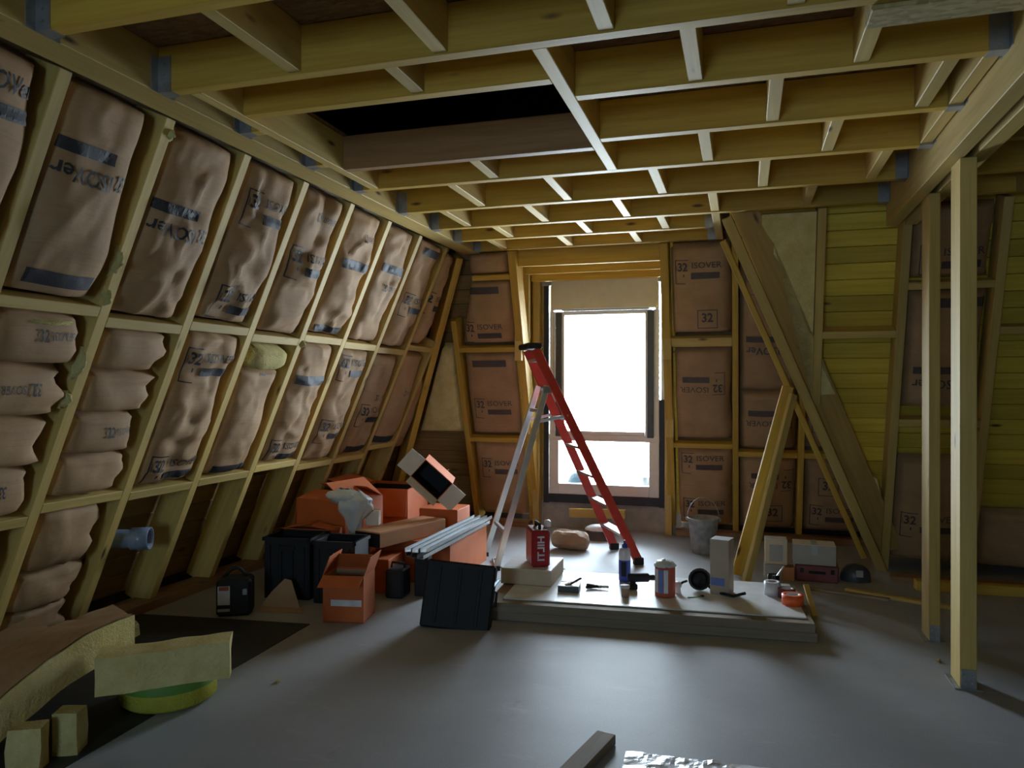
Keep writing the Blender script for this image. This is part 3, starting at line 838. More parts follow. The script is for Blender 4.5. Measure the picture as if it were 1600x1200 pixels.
# ------------------------------------------------------------------ cartons
def carton(name, label, loc, rz, size, mat, inner='orange_shade', flaps=None, rot=None, group=None, tape=None, lab=None, th=0.006, flapmat=None, cat='box'):
    """a cardboard box; flaps = {side: opening angle in degrees from closed} for sides -y, +y, -x, +x; None = shut"""
    t = thing(name, label, cat, loc, rz, group, rot)
    w_, d_, h_ = size
    if flaps is None:
        MB().box((0, 0, h_ / 2), size).build('body', mat, t, bevel=0.004)
        MB().box((0, 0, h_ + 0.0015), (w_ * .98, d_ * .98, 0.003)).build('lid', flapmat or mat, t)
    else:
        m = MB(); m.box((0, 0, th / 2), (w_, d_, th))
        for sx in (-1, 1):
            m.box((sx * (w_ - th) / 2, 0, h_ / 2), (th, d_, h_)); m.box((0, sx * (d_ - th) / 2, h_ / 2), (w_ - 2 * th, th, h_))
        m.build('body', mat, t)
        m = MB(); m.box((0, 0, th + .004), (w_ - 2.2 * th, d_ - 2.2 * th, 0.004))
        for sx in (-1, 1):
            m.box((sx * (w_ / 2 - th - .0015), 0, h_ * .49), (0.002, d_ - 2.2 * th, h_ * .94)); m.box((0, sx * (d_ / 2 - th - .0015), h_ * .49), (w_ - 2.6 * th, 0.002, h_ * .94))
        m.build('inside_faces', inner, t)  # inner layer; its dark tones paint the shade inside the box
        for k, ang in flaps.items():
            a = math.radians(ang)
            L = (d_ if k in ('-y', '+y') else w_) * 0.48
            W = w_ if k in ('-y', '+y') else d_
            R = Matrix.Rotation({'-y': 0, '+x': math.pi / 2, '+y': math.pi, '-x': -math.pi / 2}[k], 3, 'Z')
            off = (d_ if k in ('-y', '+y') else w_) / 2
            # in the flap's own frame: hinge on y = -off, closed flap points to +y
            dirv = Vector((0, math.cos(a), math.sin(a)))
            c = R @ (Vector((0, -off, h_)) + dirv * L / 2)
            MB().box(c, (W * .99, L, th * .8), R @ Matrix.Rotation(a, 3, 'X')).build('flap', flapmat or mat, t)
    if tape:
        MB().box((0, 0, h_ + .004), (w_ * .14, d_ * 1.0, 0.002)).build('tape_strip', tape, t)
        MB().box((0, -d_ / 2 - .0015, h_ * .75), (w_ * .14, 0.002, h_ * .5)).build('tape_strip', tape, t)
    if lab:
        x, zc, lw, lh, lm = lab
        MB().box((x, -d_ / 2 - .002, zc), (lw, 0.003, lh)).build('label', lm, t)
    return t

carton('cardboard_box', 'small open orange carton with white label standing on the floor in front', (-2.44, 4.42, 0), 0.18, (0.265, 0.24, 0.295), 'orange', 'brown_card',
       {'-y': 205, '+y': 60, '-x': 70, '+x': 110}, lab=(0.02, 0.125, 0.20, 0.04, 'tapewhite'))
carton('cardboard_box', 'long low orange carton under the steel rails', (-2.42, 5.78, 0), 0.0, (0.62, 0.86, 0.31), 'orange')
carton('cardboard_box', 'large orange carton by the left slope with the white bag over its edge', (-3.12, 5.50, 0), -0.2, (0.50, 0.46, 0.60), 'orange', 'orange_shade',
       {'-y': 12, '+y': 25, '-x': 262, '+x': 35})
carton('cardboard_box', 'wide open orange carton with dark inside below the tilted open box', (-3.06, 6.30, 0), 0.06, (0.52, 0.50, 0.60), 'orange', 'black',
       {'-y': 262, '+y': 262, '+x': 150, '-x': 165})  # black inner faces stand in for the shade inside
carton('cardboard_box', 'long tan carton with black end lying on the orange cartons', (-2.53, 5.42, 0.314), -0.30, (0.24, 0.76, 0.11), 'tan', lab=(0, 0.055, 0.25, 0.10, 'black'))
_n = Vector((0.28, -0.95, -0.08)).normalized(); _x = Vector((0.957, 0.29, 0)) * .74 - Vector((0, 0, .68)); _x = (_x - _n * _x.dot(_n)).normalized(); _y = _n.cross(_x)
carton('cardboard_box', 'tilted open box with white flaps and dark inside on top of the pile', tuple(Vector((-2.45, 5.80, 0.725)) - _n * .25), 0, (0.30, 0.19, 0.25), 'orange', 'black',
       {'-y': 112, '-x': 170, '+x': 188}, rot=Matrix(((_x.x, _y.x, _n.x), (_x.y, _y.y, _n.y), (_x.z, _y.z, _n.z))).to_euler(), flapmat='whitecard')  # inside painted black as its shade
carton('cardboard_box', 'square orange carton carrying the tilted open box', (-2.42, 6.02, 0.314), 0.0, (0.34, 0.30, 0.16), 'orange')
carton('cardboard_box', 'flat orange carton lying low behind the black crates', (-3.12, 5.10, 0), 0.05, (0.40, 0.14, 0.42), 'orange', 'orange_shade', {'-y': 168, '+y': 10, '-x': 12, '+x': 8})
carton('cardboard_box', 'small white carton beside the white bag on the pile', (-2.72, 5.30, 0.43), 0.25, (0.10, 0.08, 0.11), 'whitecard')
carton('cardboard_box', 'low orange carton at the foot of the pile behind the black case', (-2.57, 5.14, 0), 0.1, (0.22, 0.30, 0.24), 'orange')
carton('cardboard_box', 'upright brown carton against the pile beside the black crates', (-2.78, 5.06, 0), 0.1, (0.20, 0.25, 0.34), 'brown_card')

# white plastic bag draped on the cartons
t = thing('plastic_bag', 'crumpled white plastic bag hanging over the orange carton', 'bag', (-2.83, 5.20, 0.36))
def bagf(a, b):
    th_ = 2 * math.pi * a
    r = (0.025 + 0.085 * min(1, b * 1.4)) * (1 + .35 * noise.noise(Vector((math.cos(th_) * 2, math.sin(th_) * 2, b * 4))))
    if b > 0.8: r *= 1.25 - (b - .8) * 4.2
    return Vector((r * math.cos(th_) * 1.15, r * math.sin(th_) * .75, 0.33 * b + .03 * noise.noise(Vector((math.cos(th_) * 3, math.sin(th_) * 3, 7)))))
MB().grid(bagf, 28, 18).build('sack', 'bag', t, True)
def knot(a, b):
    th_ = 2 * math.pi * a; f = math.sin(math.pi * b)
    return Vector((-0.085 + (.04 + .09 * f) * math.cos(th_) * 1.2, (.03 + .06 * f) * math.sin(th_), 0.24 + .11 * b + .03 * noise.noise(Vector((math.cos(th_) * 3, b * 5, 3)))))
MB().grid(knot, 20, 10).build('gathered_top', 'bag', t, True)

# black crates
def crate(label, loc, rz, size, tilt=0.0):
    t = thing('plastic_crate', label, 'crate', loc, rz, 'black crates by the left slope', (tilt, 0, rz))
    w_, d_, h_ = size
    m = MB(); m.box((0, 0, .006), (w_, d_, .012))
    for sx in (-1, 1):
        m.box((sx * (w_ - .012) / 2, 0, h_ / 2), (.012, d_, h_)); m.box((0, sx * (d_ - .012) / 2, h_ / 2), (w_ - .024, .012, h_))
    m.build('body', 'navy', t, bevel=.002)
    r = MB()
    for sx in (-1, 1):
        r.box((sx * (w_ / 2), 0, h_ - .012), (.024, d_ + .024, .024)); r.box((0, sx * (d_ / 2), h_ - .012), (w_ + .024, .024, .024))
    r.build('rim', 'navy', t)
    for k in range(4):
        MB().box(((k - 1.5) * w_ * .25, -d_ / 2 - .005, h_ * .45), (.012, .012, h_ * .85)).build('rib', 'navy', t)
    MB().box((0, -d_ / 2 - .006, h_ * .84), (w_ * .36, .012, .028)).build('hand_grip', 'black', t)
crate('taller black crate standing beside the cardboard scrap', (-3.08, 4.80, 0), 0.12, (0.34, 0.28, 0.43))
crate('black crate behind the small open orange carton', (-2.70, 4.78, 0), 0.12, (0.30, 0.26, 0.43))

# black tool case by the left slope
t = thing('tool_case', 'black tool case with coloured label beside the left slope', 'case', (-3.20, 4.28, 0), 0.5)
MB().box((0, 0, 0.12), (0.22, 0.18, 0.24)).build('body', 'black', t, bevel=.02)
MB().box((-0.06, -0.092, 0.14), (0.075, 0.004, 0.12)).build('label', 'tapewhite', t)
MB().box((-0.06, -0.0935, 0.185), (0.06, 0.004, 0.025)).build('label_strip', 'redlabel', t)
MB().box((-0.06, -0.092, 0.045), (0.075, 0.004, 0.018)).build('lower_label', 'greycard', t)
MB().tube([(-0.07 + .14 * k / 8, 0, 0.24 + .06 * math.sin(math.pi * k / 8)) for k in range(9)], .011, 8).build('handle', 'black', t, True)
MB().box((0.07, -0.094, 0.16), (0.03, 0.012, 0.04)).build('clasp', 'steel', t, bevel=.003)

# torn cardboard scrap
t = thing('cardboard_scrap', 'torn brown cardboard scrap propped beside the black crate', 'cardboard', (-2.98, 4.46, 0.0), 0.15)
m = MB(); m.prism([(-0.15, 0.0), (0.14, 0.0), (0.03, 0.19), (-0.02, 0.20), (-0.09, 0.11)], -.003, .003, lambda q: Vector((q.x, q.z + q.y * .55, q.y * .85)))
m.build('panel', 'brown_card', t)
m = MB(); m.prism([(-0.15, 0), (0.16, 0), (0.2, -0.10), (-0.1, -0.12)], -.003, .003, lambda q: Vector((q.x, q.y, q.z + .004)))
m.build('folded_panel', 'brown_card', t)

# galvanised rails lying across the cartons
for k in range(6):
    x = -2.215 + (k % 3) * 0.055; zb = 0.316 + (k // 3) * 0.034; dy = rnd.uniform(-.05, .05)
    m = MB(); L = 1.42
    m.box((0, 0, .001), (.048, L, .002)); m.box((-.023, 0, .014), (.002, L, .028)); m.box((.023, 0, .014), (.002, L, .028))
    o = m.build('steel_rail', 'steel'); o.location = (x, 5.55 + dy, zb); o.rotation_euler = (0, 0, 0)
    tag(o, 'galvanised steel channel in the bundle lying on the orange cartons', 'rail', 'steel channels on the cartons')
t = thing('black_block', 'upright black plastic block in front of the steel rails', 'block', (-2.20, 5.06, 0), 0.15)
MB().box((0, 0, .15), (.10, .12, .30)).build('body', 'black', t, bevel=.006); MB().box((0, -.063, .25), (.06, .008, .03)).build('grip', 'navy', t, bevel=.003)
t = thing('equipment_case', 'low dark case on the floor left of the big black panel', 'case', (-2.36, 4.98, 0), 0.1)
MB().box((0, 0, .10), (.13, .18, .20)).build('body', 'navy', t, bevel=.012); MB().tube([(-.05, 0, .20), (-.045, 0, .235), (.045, 0, .235), (.05, 0, .20)], .008).build('handle', 'black', t, True)

# big black case leaning against the board stack
t = thing('tool_case', 'large flat black case leaning back against the board stack', 'case', (-1.70, 4.36, 0.0), 0.16, None, (math.radians(-14), math.radians(4.5), 0.16))
MB().box((0, 0.05, 0.205), (0.44, 0.05, 0.41)).build('lid', 'black', t, bevel=.012)
MB().box((0, 0.095, 0.20), (0.44, 0.04, 0.40)).build('shell', 'navy', t, bevel=.01)
for x in (-.13, 0, .13):
    MB().box((x, 0.022, 0.205), (.02, .008, .34)).build('rib', 'black', t, bevel=.002)
MB().tube([(.20, .07, .16), (.235, .07, .17), (.235, .07, .25), (.20, .07, .26)], .009).build('handle', 'black', t, True)
for zc in (.11, .31):
    MB().box((.205, .075, zc), (.014, .05, .035)).build('clasp', 'black', t, bevel=.003)
MB().box((.222, .05, .30), (.018, .018, .085), (0, math.radians(35), 0)).build('latch_bar', 'alu', t, bevel=.003)

# ------------------------------------------------------------------ stack of boards used as a work table
import_rz = math.atan2(0.14, 1.98)
def onstack(x, y): 
    return (x, y, 0.127)
cx, cy = -0.57 - .45 * math.sin(import_rz), 4.71 + .45 * math.cos(import_rz)
for k, (lab, dx) in enumerate((('thick dusty board, lower of the stack in the middle of the floor', 0.0), ('thick dusty board, upper of the stack carrying the white sheet', -0.015))):
    o = beam('wood_board', (-.99 + dx, 0, 0), (.99 + dx, 0, 0), 0.90, 0.056, 'greywood', None)
    o.location = (cx + dx, cy + dx, 0.029 + k * 0.0575); o.rotation_euler = (0, 0, import_rz)
    tag(o, lab, 'board', 'boards of the floor stack')
o = MB().box((0, 0, 0.004), (1.86, 0.80, 0.008)).build('white_sheet', 'whitetop', None, bevel=.002)
o.location = (cx + .01, cy + .02, 0.1165); o.rotation_euler = (0, 0, import_rz)
tag(o, 'thin glossy white sheet lying on top of the board stack', 'sheet')
ZT = 0.126

carton('cardboard_box', 'flat cream carton with white top under the red case', (-1.44, 5.27, ZT), 0.03, (0.36, 0.42, 0.105), 'cream', flapmat='whitetop')
# red power tool case
t = thing('tool_case', 'red tool case with white vertical lettering standing on the cream carton', 'case', (-1.40, 5.25, ZT + .11), 0.45)
MB().box((0, 0, 0.125), (0.13, 0.24, 0.25)).build('body', 'redcase', t, bevel=.012)
MB().box((0, 0, 0.252), (0.11, 0.22, 0.006)).build('top_panel', 'tapered', t, bevel=.002)
MB().tube([(0, -.07, .25), (0, -.065, .285), (0, .065, .285), (0, .07, .25)], .012).build('handle', 'black', t, True)
MB().box((0.067, -.03, .14), (0.006, .12, .16)).build('side_recess', 'tapered', t, bevel=.004)
m = MB(); vs, fs = text_verts('HILTI', 0.03)
m.add([Vector((0.03 - .05 * b_ + -.005, -0.1215, 0.215 - .17 * a_)) for a_, b_ in vs], fs); m.build('lettering', 'tapewhite', t)
t = thing('nozzle_roll', 'white capped roll standing on top of the red case', 'roll', (-1.345, 5.31, ZT + .11 + .256))
MB().lathe([(.0, 0), (.026, 0), (.026, .035), (.018, .045), (0, .045)], 14, close=False).build('roll_body', 'whitetop', t, True)

# paper bag lying near the ladder
t = thing('paper_bag', 'crumpled brown paper bag lying on the floor under the ladder', 'bag', (-1.52, 6.86, 0))
def pb(a, b):
    th_ = 2 * math.pi * b
    e = max(0.02, (1 - abs(2 * a - 1) ** 6)) ** .5
    n = 1 + .22 * noise.noise(Vector((a * 5, math.cos(th_) * 2, math.sin(th_) * 2)))
    return Vector(((a - .5) * .36, .10 * math.cos(th_) * e * n, max(0.0, .085 + .085 * math.sin(th_) * e * n + .02 * (.5 - a))))
MB().grid(pb, 20, 18).build('crumpled_paper', 'brown_card', t)

# blue bottle
t = thing('glue_bottle', 'white and blue squeeze bottle with blue cap on the white sheet', 'bottle', (-0.80, 5.38, ZT))
MB().lathe([(0, 0), (.038, 0), (.042, .01), (.042, .15)], 20, close=False).build('lower_body', 'blue', t, True)
MB().lathe([(.042, .15), (.042, .20), (.036, .225), (.016, .235)], 20, close=False).build('upper_body', 'tapewhite', t, True)
MB().lathe([(.020, .232), (.020, .255), (.008, .262), (.006, .285), (0, .285)], 14, close=False).build('cap', 'blue', t, True)
MB().box((.0, -.043, .09), (.035, .004, .10)).build('label', 'black', t)
# small cup in front of it
t = thing('small_cup', 'small brown and white cup at the front edge of the white sheet', 'cup', (-0.735, 4.97, ZT))
MB().lathe([(0, 0), (.024, 0), (.028, .06)], 16, close=False).build('wall', 'brown_card', t, True)
MB().lathe([(.030, .06), (.031, .075), (.0, .075)], 16, close=False).build('rim', 'tapewhite', t, True)
# tray with a brush
t = thing('paint_tray', 'small dark tray with a brush handle at the front of the sheet', 'tray', (-1.12, 5.03, ZT), .1)
m = MB(); m.box((0, 0, .004), (.14, .13, .008))
for sx in (-1, 1):
    m.box((sx * .068, 0, .02), (.005, .13, .04)); m.box((0, sx * .062, .02), (.13, .005, .04))
m.build('dish', 'darkframe', t)
MB().box((0, 0.01, .034), (.128, .10, .006)).build('filling', 'whitetop', t)
t = thing('paint_brush', 'dark handled brush resting in the small tray', 'brush', (-1.10, 5.03, ZT + .045), .5)
MB().box((.02, 0, .012), (.10, .022, .012), (0, -.45, .0)).build('handle', 'darkframe', t, bevel=.004)
MB().box((-.035, 0, -.006), (.035, .03, .01), (0, -.3, 0)).build('bristles', 'brown_card', t)
# pliers
t = thing('pliers', 'small dark pliers lying open on the white sheet', 'pliers', (-0.93, 5.12, ZT), .1)
for sx in (-1, 1):
    MB().tube([(.0, 0, .014), (-.04, sx * .015, .014), (-.09, sx * .035, .014)], .010, 6).build('handle', 'black', t, True)
    MB().tube([(.0, 0, .014), (.03, sx * .008, .014), (.06, sx * .004, .014)], .008, 6).build('jaw', 'hanger', t, True)
MB().lathe([(.014, .004), (.014, .026)], 10).build('pivot', 'hanger', t)
# cordless drill lying down
t = thing('cordless_drill', 'dark cordless drill lying beside the red striped tub', 'drill', (-0.665, 5.20, ZT), .3)
MB().lathe([(0, -.09), (.028, -.085), (.032, -.03), (.030, .05), (.02, .06), (0, .06)], 14, (0, 0, .075), (0, math.pi / 2, 0), False).build('motor_housing', 'navy', t, True)
MB().lathe([(.018, .06), (.020, .09), (.008, .105), (0, .105)], 12, (0, 0, .075), (0, math.pi / 2, 0), False).build('chuck', 'black', t, True)
MB().box((-.055, -.005, .035), (.034, .034, .07), (0, .3, 0)).build('grip', 'navy', t, bevel=.008)
MB().box((-.065, -.005, .018), (.085, .05, .036)).build('battery', 'black', t, bevel=.006)
# tub with red and blue label
t = thing('filler_tub', 'round tub with red and blue label and white crumpled top', 'tub', (-0.49, 5.08, ZT))
MB().lathe([(0, 0), (.064, 0), (.066, .01), (.066, .19), (.070, .20)], 26, close=False).build('body', 'redlabel', t, True)
for a0, mt in ((-2.1, 'bluelabel'), (-1.6, 'tapewhite'), (-2.6, 'tapewhite')):
    m = MB(); m.grid(lambda a, b: Vector((.0675 * math.cos(a0 + a * .42), .0675 * math.sin(a0 + a * .42), .03 + .15 * b)), 5, 1); m.build('label_stripe', mt, t, True)
def crum(a, b):
    th_ = 2 * math.pi * a
    r = .072 * math.cos(b * math.pi / 2) ** .6 if b < 1 else 0.0
    r *= 1 + .12 * noise.noise(Vector((math.cos(th_) * 2, math.sin(th_) * 2, b * 3)))
    return Vector((r * math.cos(th_), r * math.sin(th_), .195 + .045 * b + .012 * noise.noise(Vector((math.cos(th_) * 3, math.sin(th_) * 3, b * 4)))))
MB().grid(crum, 24, 8).build('crumpled_film', 'bag', t, True)
# white nozzle and dark coil
t = thing('white_nozzle', 'white plastic fitting between the tub and the dark coil', 'fitting', (-0.415, 5.17, ZT))
MB().lathe([(0, 0), (.022, 0), (.018, .03), (.026, .045), (.026, .06), (.014, .075), (0, .075)], 14, close=False).build('body', 'tapewhite', t, True)
MB().tube([(.01, 0, .05), (.03, .01, .07), (.06, .02, .08)], .008, 8).build('spout', 'black', t, True)
t = thing('cable_coil', 'dark coil of strap lying before the tall brown carton', 'coil', (-0.285, 5.30, ZT), .2)
for k in range(4):
    MB().tube([((.066 - .007 * k) * math.cos(2 * math.pi * i / 20), -.03 + .018 * k, .076 + (.066 - .007 * k) * math.sin(2 * math.pi * i / 20)) for i in range(21)], .010, 6, False).build('winding', 'black', t, True)
MB().lathe([(.045, -.04), (.045, .035)], 16, (0, 0, .076), (math.pi / 2, 0, 0)).build('core', 'black', t, True)
MB().tube([(.06, -.02, .03), (.09, -.09, .012), (.19, -.19, .012), (.27, -.18, .03)], .010, 8).build('loose_end', 'black', t, True)
# tall grey carton
carton('cardboard_box', 'tall narrow brown carton with blue label standing on the white sheet', (-0.135, 5.26, ZT), -0.25, (0.125, 0.125, 0.36), 'boxbrown', flapmat='whitetop', lab=(-.01, .085, .09, .05, 'bluelabel'))
t = thing('green_strap', 'short green strap end lying on the white sheet', 'strap', (-0.30, 5.10, ZT), .2)
MB().box((0, 0, .0015), (.10, .012, .003), (0, 0, .3)).build('band', 'green', t); MB().box((.05, .02, .004), (.02, .02, .008)).build('buckle', 'black', t, bevel=.002)

# rolls of tape
def roll(label, loc, r, hgt, mat, core='brown_card'):
    t = thing('tape_roll', label, 'tape', loc, 0, 'tape rolls at the right end of the board stack')
    MB().lathe([(r * .62, 0), (r, 0), (r, hgt), (r * .62, hgt), (r * .62, 0)], 26, close=False).build('tape_winding', mat, t, True)
    MB().lathe([(r * .56, 0), (r * .62, 0), (r * .62, hgt), (r * .56, hgt), (r * .56, 0)], 26, close=False).build('core', core, t, True)
roll('white roll of tape at the right end of the board stack', (0.185, 5.32, ZT), .052, .085, 'tapewhite', 'greycard')
roll('dark red roll of tape behind the orange roll', (0.272, 5.27, ZT), .055, .06, 'tapered', 'tapewhite')
roll('bright orange roll of tape at the corner of the board stack', (0.30, 5.12, ZT), .066, .062, 'tapeorange', 'tapewhite')
t = thing('plastic_cup', 'clear plastic cup behind the white roll of tape', 'cup', (0.20, 5.50, ZT))
MB().lathe([(0, 0), (.032, 0), (.040, .09), (.0385, .09), (.031, .003)], 20, close=False).build('cup_wall', 'clear', t, True)
MB().tube([(0, 0, .02), (.02, .0, .08), (.07, .01, .15)], .006, 6).build('spatula', 'alu', t, True)

# loose timber bits beside the stack
def loose(name, label, p0, p1, wd, dp, mat, cat='plank', group=None, up=(0, 0, 1)):
    o = beam(name, p0, p1, wd, dp, mat, None, up)
    return tag(o, label, cat, group)
loose('wood_offcut', 'short pale offcut leaning on the right end of the board stack', (0.445, 5.28, 0.012), (0.405, 5.50, 0.16), .035, .02, 'timber2', 'offcut')
loose('timber_plank', 'thin pale batten on the floor in front of the right wall', (0.72, 6.05, 0.013), (1.36, 5.76, 0.013), .05, .024, 'timber2')
loose('timber_plank', 'thin dark batten on the floor left of the pale batten', (0.45, 6.02, 0.010), (0.98, 5.86, 0.010), .045, .019, 'greywood')
loose('timber_plank', 'yellow plank lying along the foot of the right wall', (1.22, 6.28, 0.035), (3.4, 6.32, 0.035), .09, .07, 'timber')
loose('timber_plank', 'dark plank lying behind the farther post', (1.10, 6.52, 0.02), (3.2, 6.45, 0.02), .12, .04, 'brownwood')
loose('leaning_plank', 'left one of two planks leaning on the diagonal rafter', (-0.05, 6.28, 0.012), (0.33, 6.24, 1.50), .085, .026, 'timber', 'plank', None, (.3, -1, 0))
loose('leaning_plank', 'right one of two planks leaning on the diagonal rafter', (0.02, 6.00, 0.012), (0.365, 6.20, 1.44), .07, .03, 'timber2', 'plank', None, (.9, -.8, 0))
loose('wood_offcut', 'yellow timber offcut resting on the floor under the window', (-1.72, 7.72, 0.19), (-1.14, 7.72, 0.20), .06, .09, 'timber2', 'offcut')
t = thing('cement_bag', 'grey and white bag slumped under the yellow offcut below the window', 'bag', (-1.36, 7.40, 0))
MB().grid(lambda a, b: Vector((.17 * math.cos(2*math.pi*a) * (1 - .35 * b) * (1 + .15 * noise.noise(Vector((a * 6, b * 3, 1)))), .12 * math.sin(2*math.pi*a) * (1 - .3 * b), .10 * b)), 22, 8).build('dark_base', 'darkframe', t, True)
def cb(a, b):
    th_ = 2 * math.pi * a; r = math.cos(b * math.pi / 2) ** .5 if b < 1 else 0
    return Vector((.13 * math.cos(th_) * r * (1 + .2 * noise.noise(Vector((math.cos(th_) * 2, math.sin(th_) * 2, b)))), .10 * math.sin(th_) * r, .09 + .055 * b))
MB().grid(cb, 22, 8).build('folded_top', 'tapewhite', t, True)
beam('prop', (-.25, .30, .02), (-.25, .30, .14), .06, .06, 'timber2', t); beam('prop', (.12, .32, .02), (.12, .32, .14), .06, .06, 'timber2', t)

# bucket
t = thing('bucket', 'dusty grey mortar bucket with raised wire handle near the window', 'bucket', (-0.345, 7.08, 0))
MB().lathe([(0, 0), (.095, 0), (.10, .008), (.135, .30), (.143, .302), (.143, .318), (.131, .318), (.096, .02), (0, .02)], 30, close=False).build('pail', 'bucket', t, True)
MB().tube([(.14 * math.cos(math.pi * k / 14), 0, .305 + .19 * math.sin(math.pi * k / 14)) for k in range(15)], .004, 6).build('handle', 'hanger', t, True)
for sx in (-1, 1):
    MB().box((sx * .145, 0, .30), (.02, .03, .03)).build('handle_lug', 'bucket', t, bevel=.004)

# cartons beside the leaning planks
carton('cardboard_box', 'small grey carton at the bottom of the two by the leaning plank', (0.225, 6.33, 0), .05, (0.13, 0.14, 0.11), 'greycard')
carton('cardboard_box', 'cream framed white carton stacked on the small grey carton', (0.245, 6.34, 0.115), .0, (0.165, 0.15, 0.19), 'cream', flapmat='whitetop', lab=(.0, .09, .10, .13, 'greycard'))
carton('cardboard_box', 'small tan carton between the grey carton and the red case', (0.335, 6.30, 0), .0, (0.085, 0.12, 0.10), 'tan')
t = thing('tool_case', 'dark red case on the floor under the taped grey carton', 'case', (0.545, 6.36, 0), -.03)
MB().box((0, 0, .065), (.31, .20, .13)).build('body', 'tapered', t, bevel=.01)
MB().box((0, -.104, .075), (.12, .012, .02)).build('handle', 'black', t, bevel=.004)
for sx in (-1, 1):
    MB().box((sx * .11, -.104, .085), (.025, .008, .035)).build('clasp', 'black', t, bevel=.002)
carton('cardboard_box', 'grey carton closed with pale tape on top of the dark red case', (0.525, 6.36, 0.131), -.03, (0.31, 0.21, 0.15), 'greycard', flapmat='whitecard', tape='tape')
t = thing('canvas_bag', 'small dark bag on the floor right of the dark red case', 'bag', (0.83, 6.42, 0))
MB().grid(lambda a, b: Vector((.11 * math.cos(2*math.pi*a) * (1 - b**3) ** .5 * (1 + .15 * noise.noise(Vector((a*5, b*3, 4)))), .09 * math.sin(2*math.pi*a) * (1 - b**3) ** .5, .13 * b)), 20, 10).build('sack', 'darkframe', t, True)
MB().box((.02, -.088, .07), (.05, .006, .05)).build('patch', 'greycard', t)

# green scraps of film and a cable behind the red case
t = thing('film_scrap', 'pale green film scrap behind the red case', 'scrap', (-1.78, 5.95, 0))
MB().grid(lambda a, b: Vector(((a - .5) * .13, (b - .5) * .10, .045 * (1 - abs(2*a-1)**2) * (1 - abs(2*b-1)**2) + .012 * abs(noise.noise(Vector((a*6, b*6, 5)))))), 10, 10).build('crumpled_film', 'green_bit', t, True)
t = thing('film_scrap', 'tiny green film scrap right of the red case', 'scrap', (-1.42, 6.10, 0))
MB().grid(lambda a, b: Vector(((a - .5) * .06, (b - .5) * .03, .012 * (1 - abs(2*a-1)**2) * (1 - abs(2*b-1)**2) + .001)), 6, 6).build('crumpled_film', 'green_bit', t, True)
o = MB().tube([(-2.02, 6.40, .012), (-2.06, 6.22, .012), (-1.98, 6.02, .012), (-1.86, 5.92, .012), (-1.76, 5.72, .03), (-1.68, 5.54, .10)], .008, 8).build('power_cable', 'cable', None, True)
tag(o, 'grey power cable looping on the floor behind the flat cream carton', 'cable')

# ------------------------------------------------------------------ step ladder
ax = Vector((-0.876, -0.483, 0)).normalized(); pr = Vector((-0.48, 0.875, 0)).normalized()
C0 = Vector((-0.975, 6.71, 0)); HT = 1.83; RUN = 0.88
lad = thing('step_ladder', 'red fibreglass step ladder with aluminium steps standing before the window', 'ladder', C0)
def rp(z, side):             # a point on the centre line of a red rail
    wdt = 0.305 - 0.155 * z / HT
    return ax * (RUN * z / HT) + pr * (side * wdt) + Vector((0, 0, z))
for s_ in (-1, 1):
    o = beam('rail', rp(0.035, s_), rp(HT - .02, s_), 0.028, 0.075, 'red', lad, ax * -1 + Vector((0, 0, -.4)))
    d_ = (rp(HT, s_) - rp(0, s_)).normalized()
    MB().box(rp(0.03, s_), (0.085, 0.045, 0.06), (0, 0, math.atan2(ax.y, ax.x))).build('foot', 'black', lad, bevel=.006)
rzl = math.atan2(ax.y, ax.x)
for k in range(7):
    zc = 0.245 * (k + 1)
    wdt = 0.305 - 0.155 * zc / HT
    c = ax * (RUN * zc / HT) + Vector((0, 0, zc))
    st = MB(); st.box(c, (0.085, 2 * wdt - .02, 0.022), (0, 0, rzl)); st.box(c + ax * -0.04 + Vector((0, 0, -.012)), (0.006, 2 * wdt - .02, 0.03), (0, 0, rzl))
    st.build('step', 'alu', lad, bevel=.002)
top = rp(HT, 0)
MB().box(top + Vector((0, 0, .005)), (0.13, 0.36, 0.05), (0, 0, rzl)).build('top_cap', 'black', lad, bevel=.012)
RB = Vector((-2.05, 6.12, 0)) - C0
J0 = rp(1.50, 0) + ax * .05
def rl(f, side):
    wd = 0.15 + 0.115 * f
    return J0 + (RB - J0) * f + pr * (side * wd)
for s_ in (-1, 1):
    beam('rear_leg', rl(0, s_), rl(0.985, s_), 0.028, 0.05, 'alu', lad, ax)
    MB().box(rl(0.99, s_), (0.06, 0.04, 0.045), (0, 0, rzl)).build('foot', 'black', lad, bevel=.005)
    MB().box((rp(1.46, s_) + rl(0.02, s_)) / 2, (0.13, 0.03, 0.06), (0, 0, rzl)).build('hinge_plate', 'hanger', lad, bevel=.006)
    a_, b_ = rp(1.25, s_), rl(0.20, s_)
    beam('spreader', a_ + pr * s_ * .012, b_, 0.008, 0.025, 'alu', lad)
for f in (0.14, 0.80):
    beam('rear_brace', rl(f, -1), rl(f, 1), 0.03, 0.03, 'alu', lad)

# ------------------------------------------------------------------ foreground: sheet on the floor, insulation offcuts, timber offcut
m = MB(); m.prism([(-3.9, 0.6), (-2.5, 0.6), (-2.54, 2.35), (-2.57, 3.3), (-2.60, 4.21), (-3.15, 4.15), (-3.9, 4.05)], 0.0, 0.004)
o = m.build('floor_membrane', 'bitumen'); tag(o, 'black membrane sheet spread on the floor along the left slope', 'membrane')

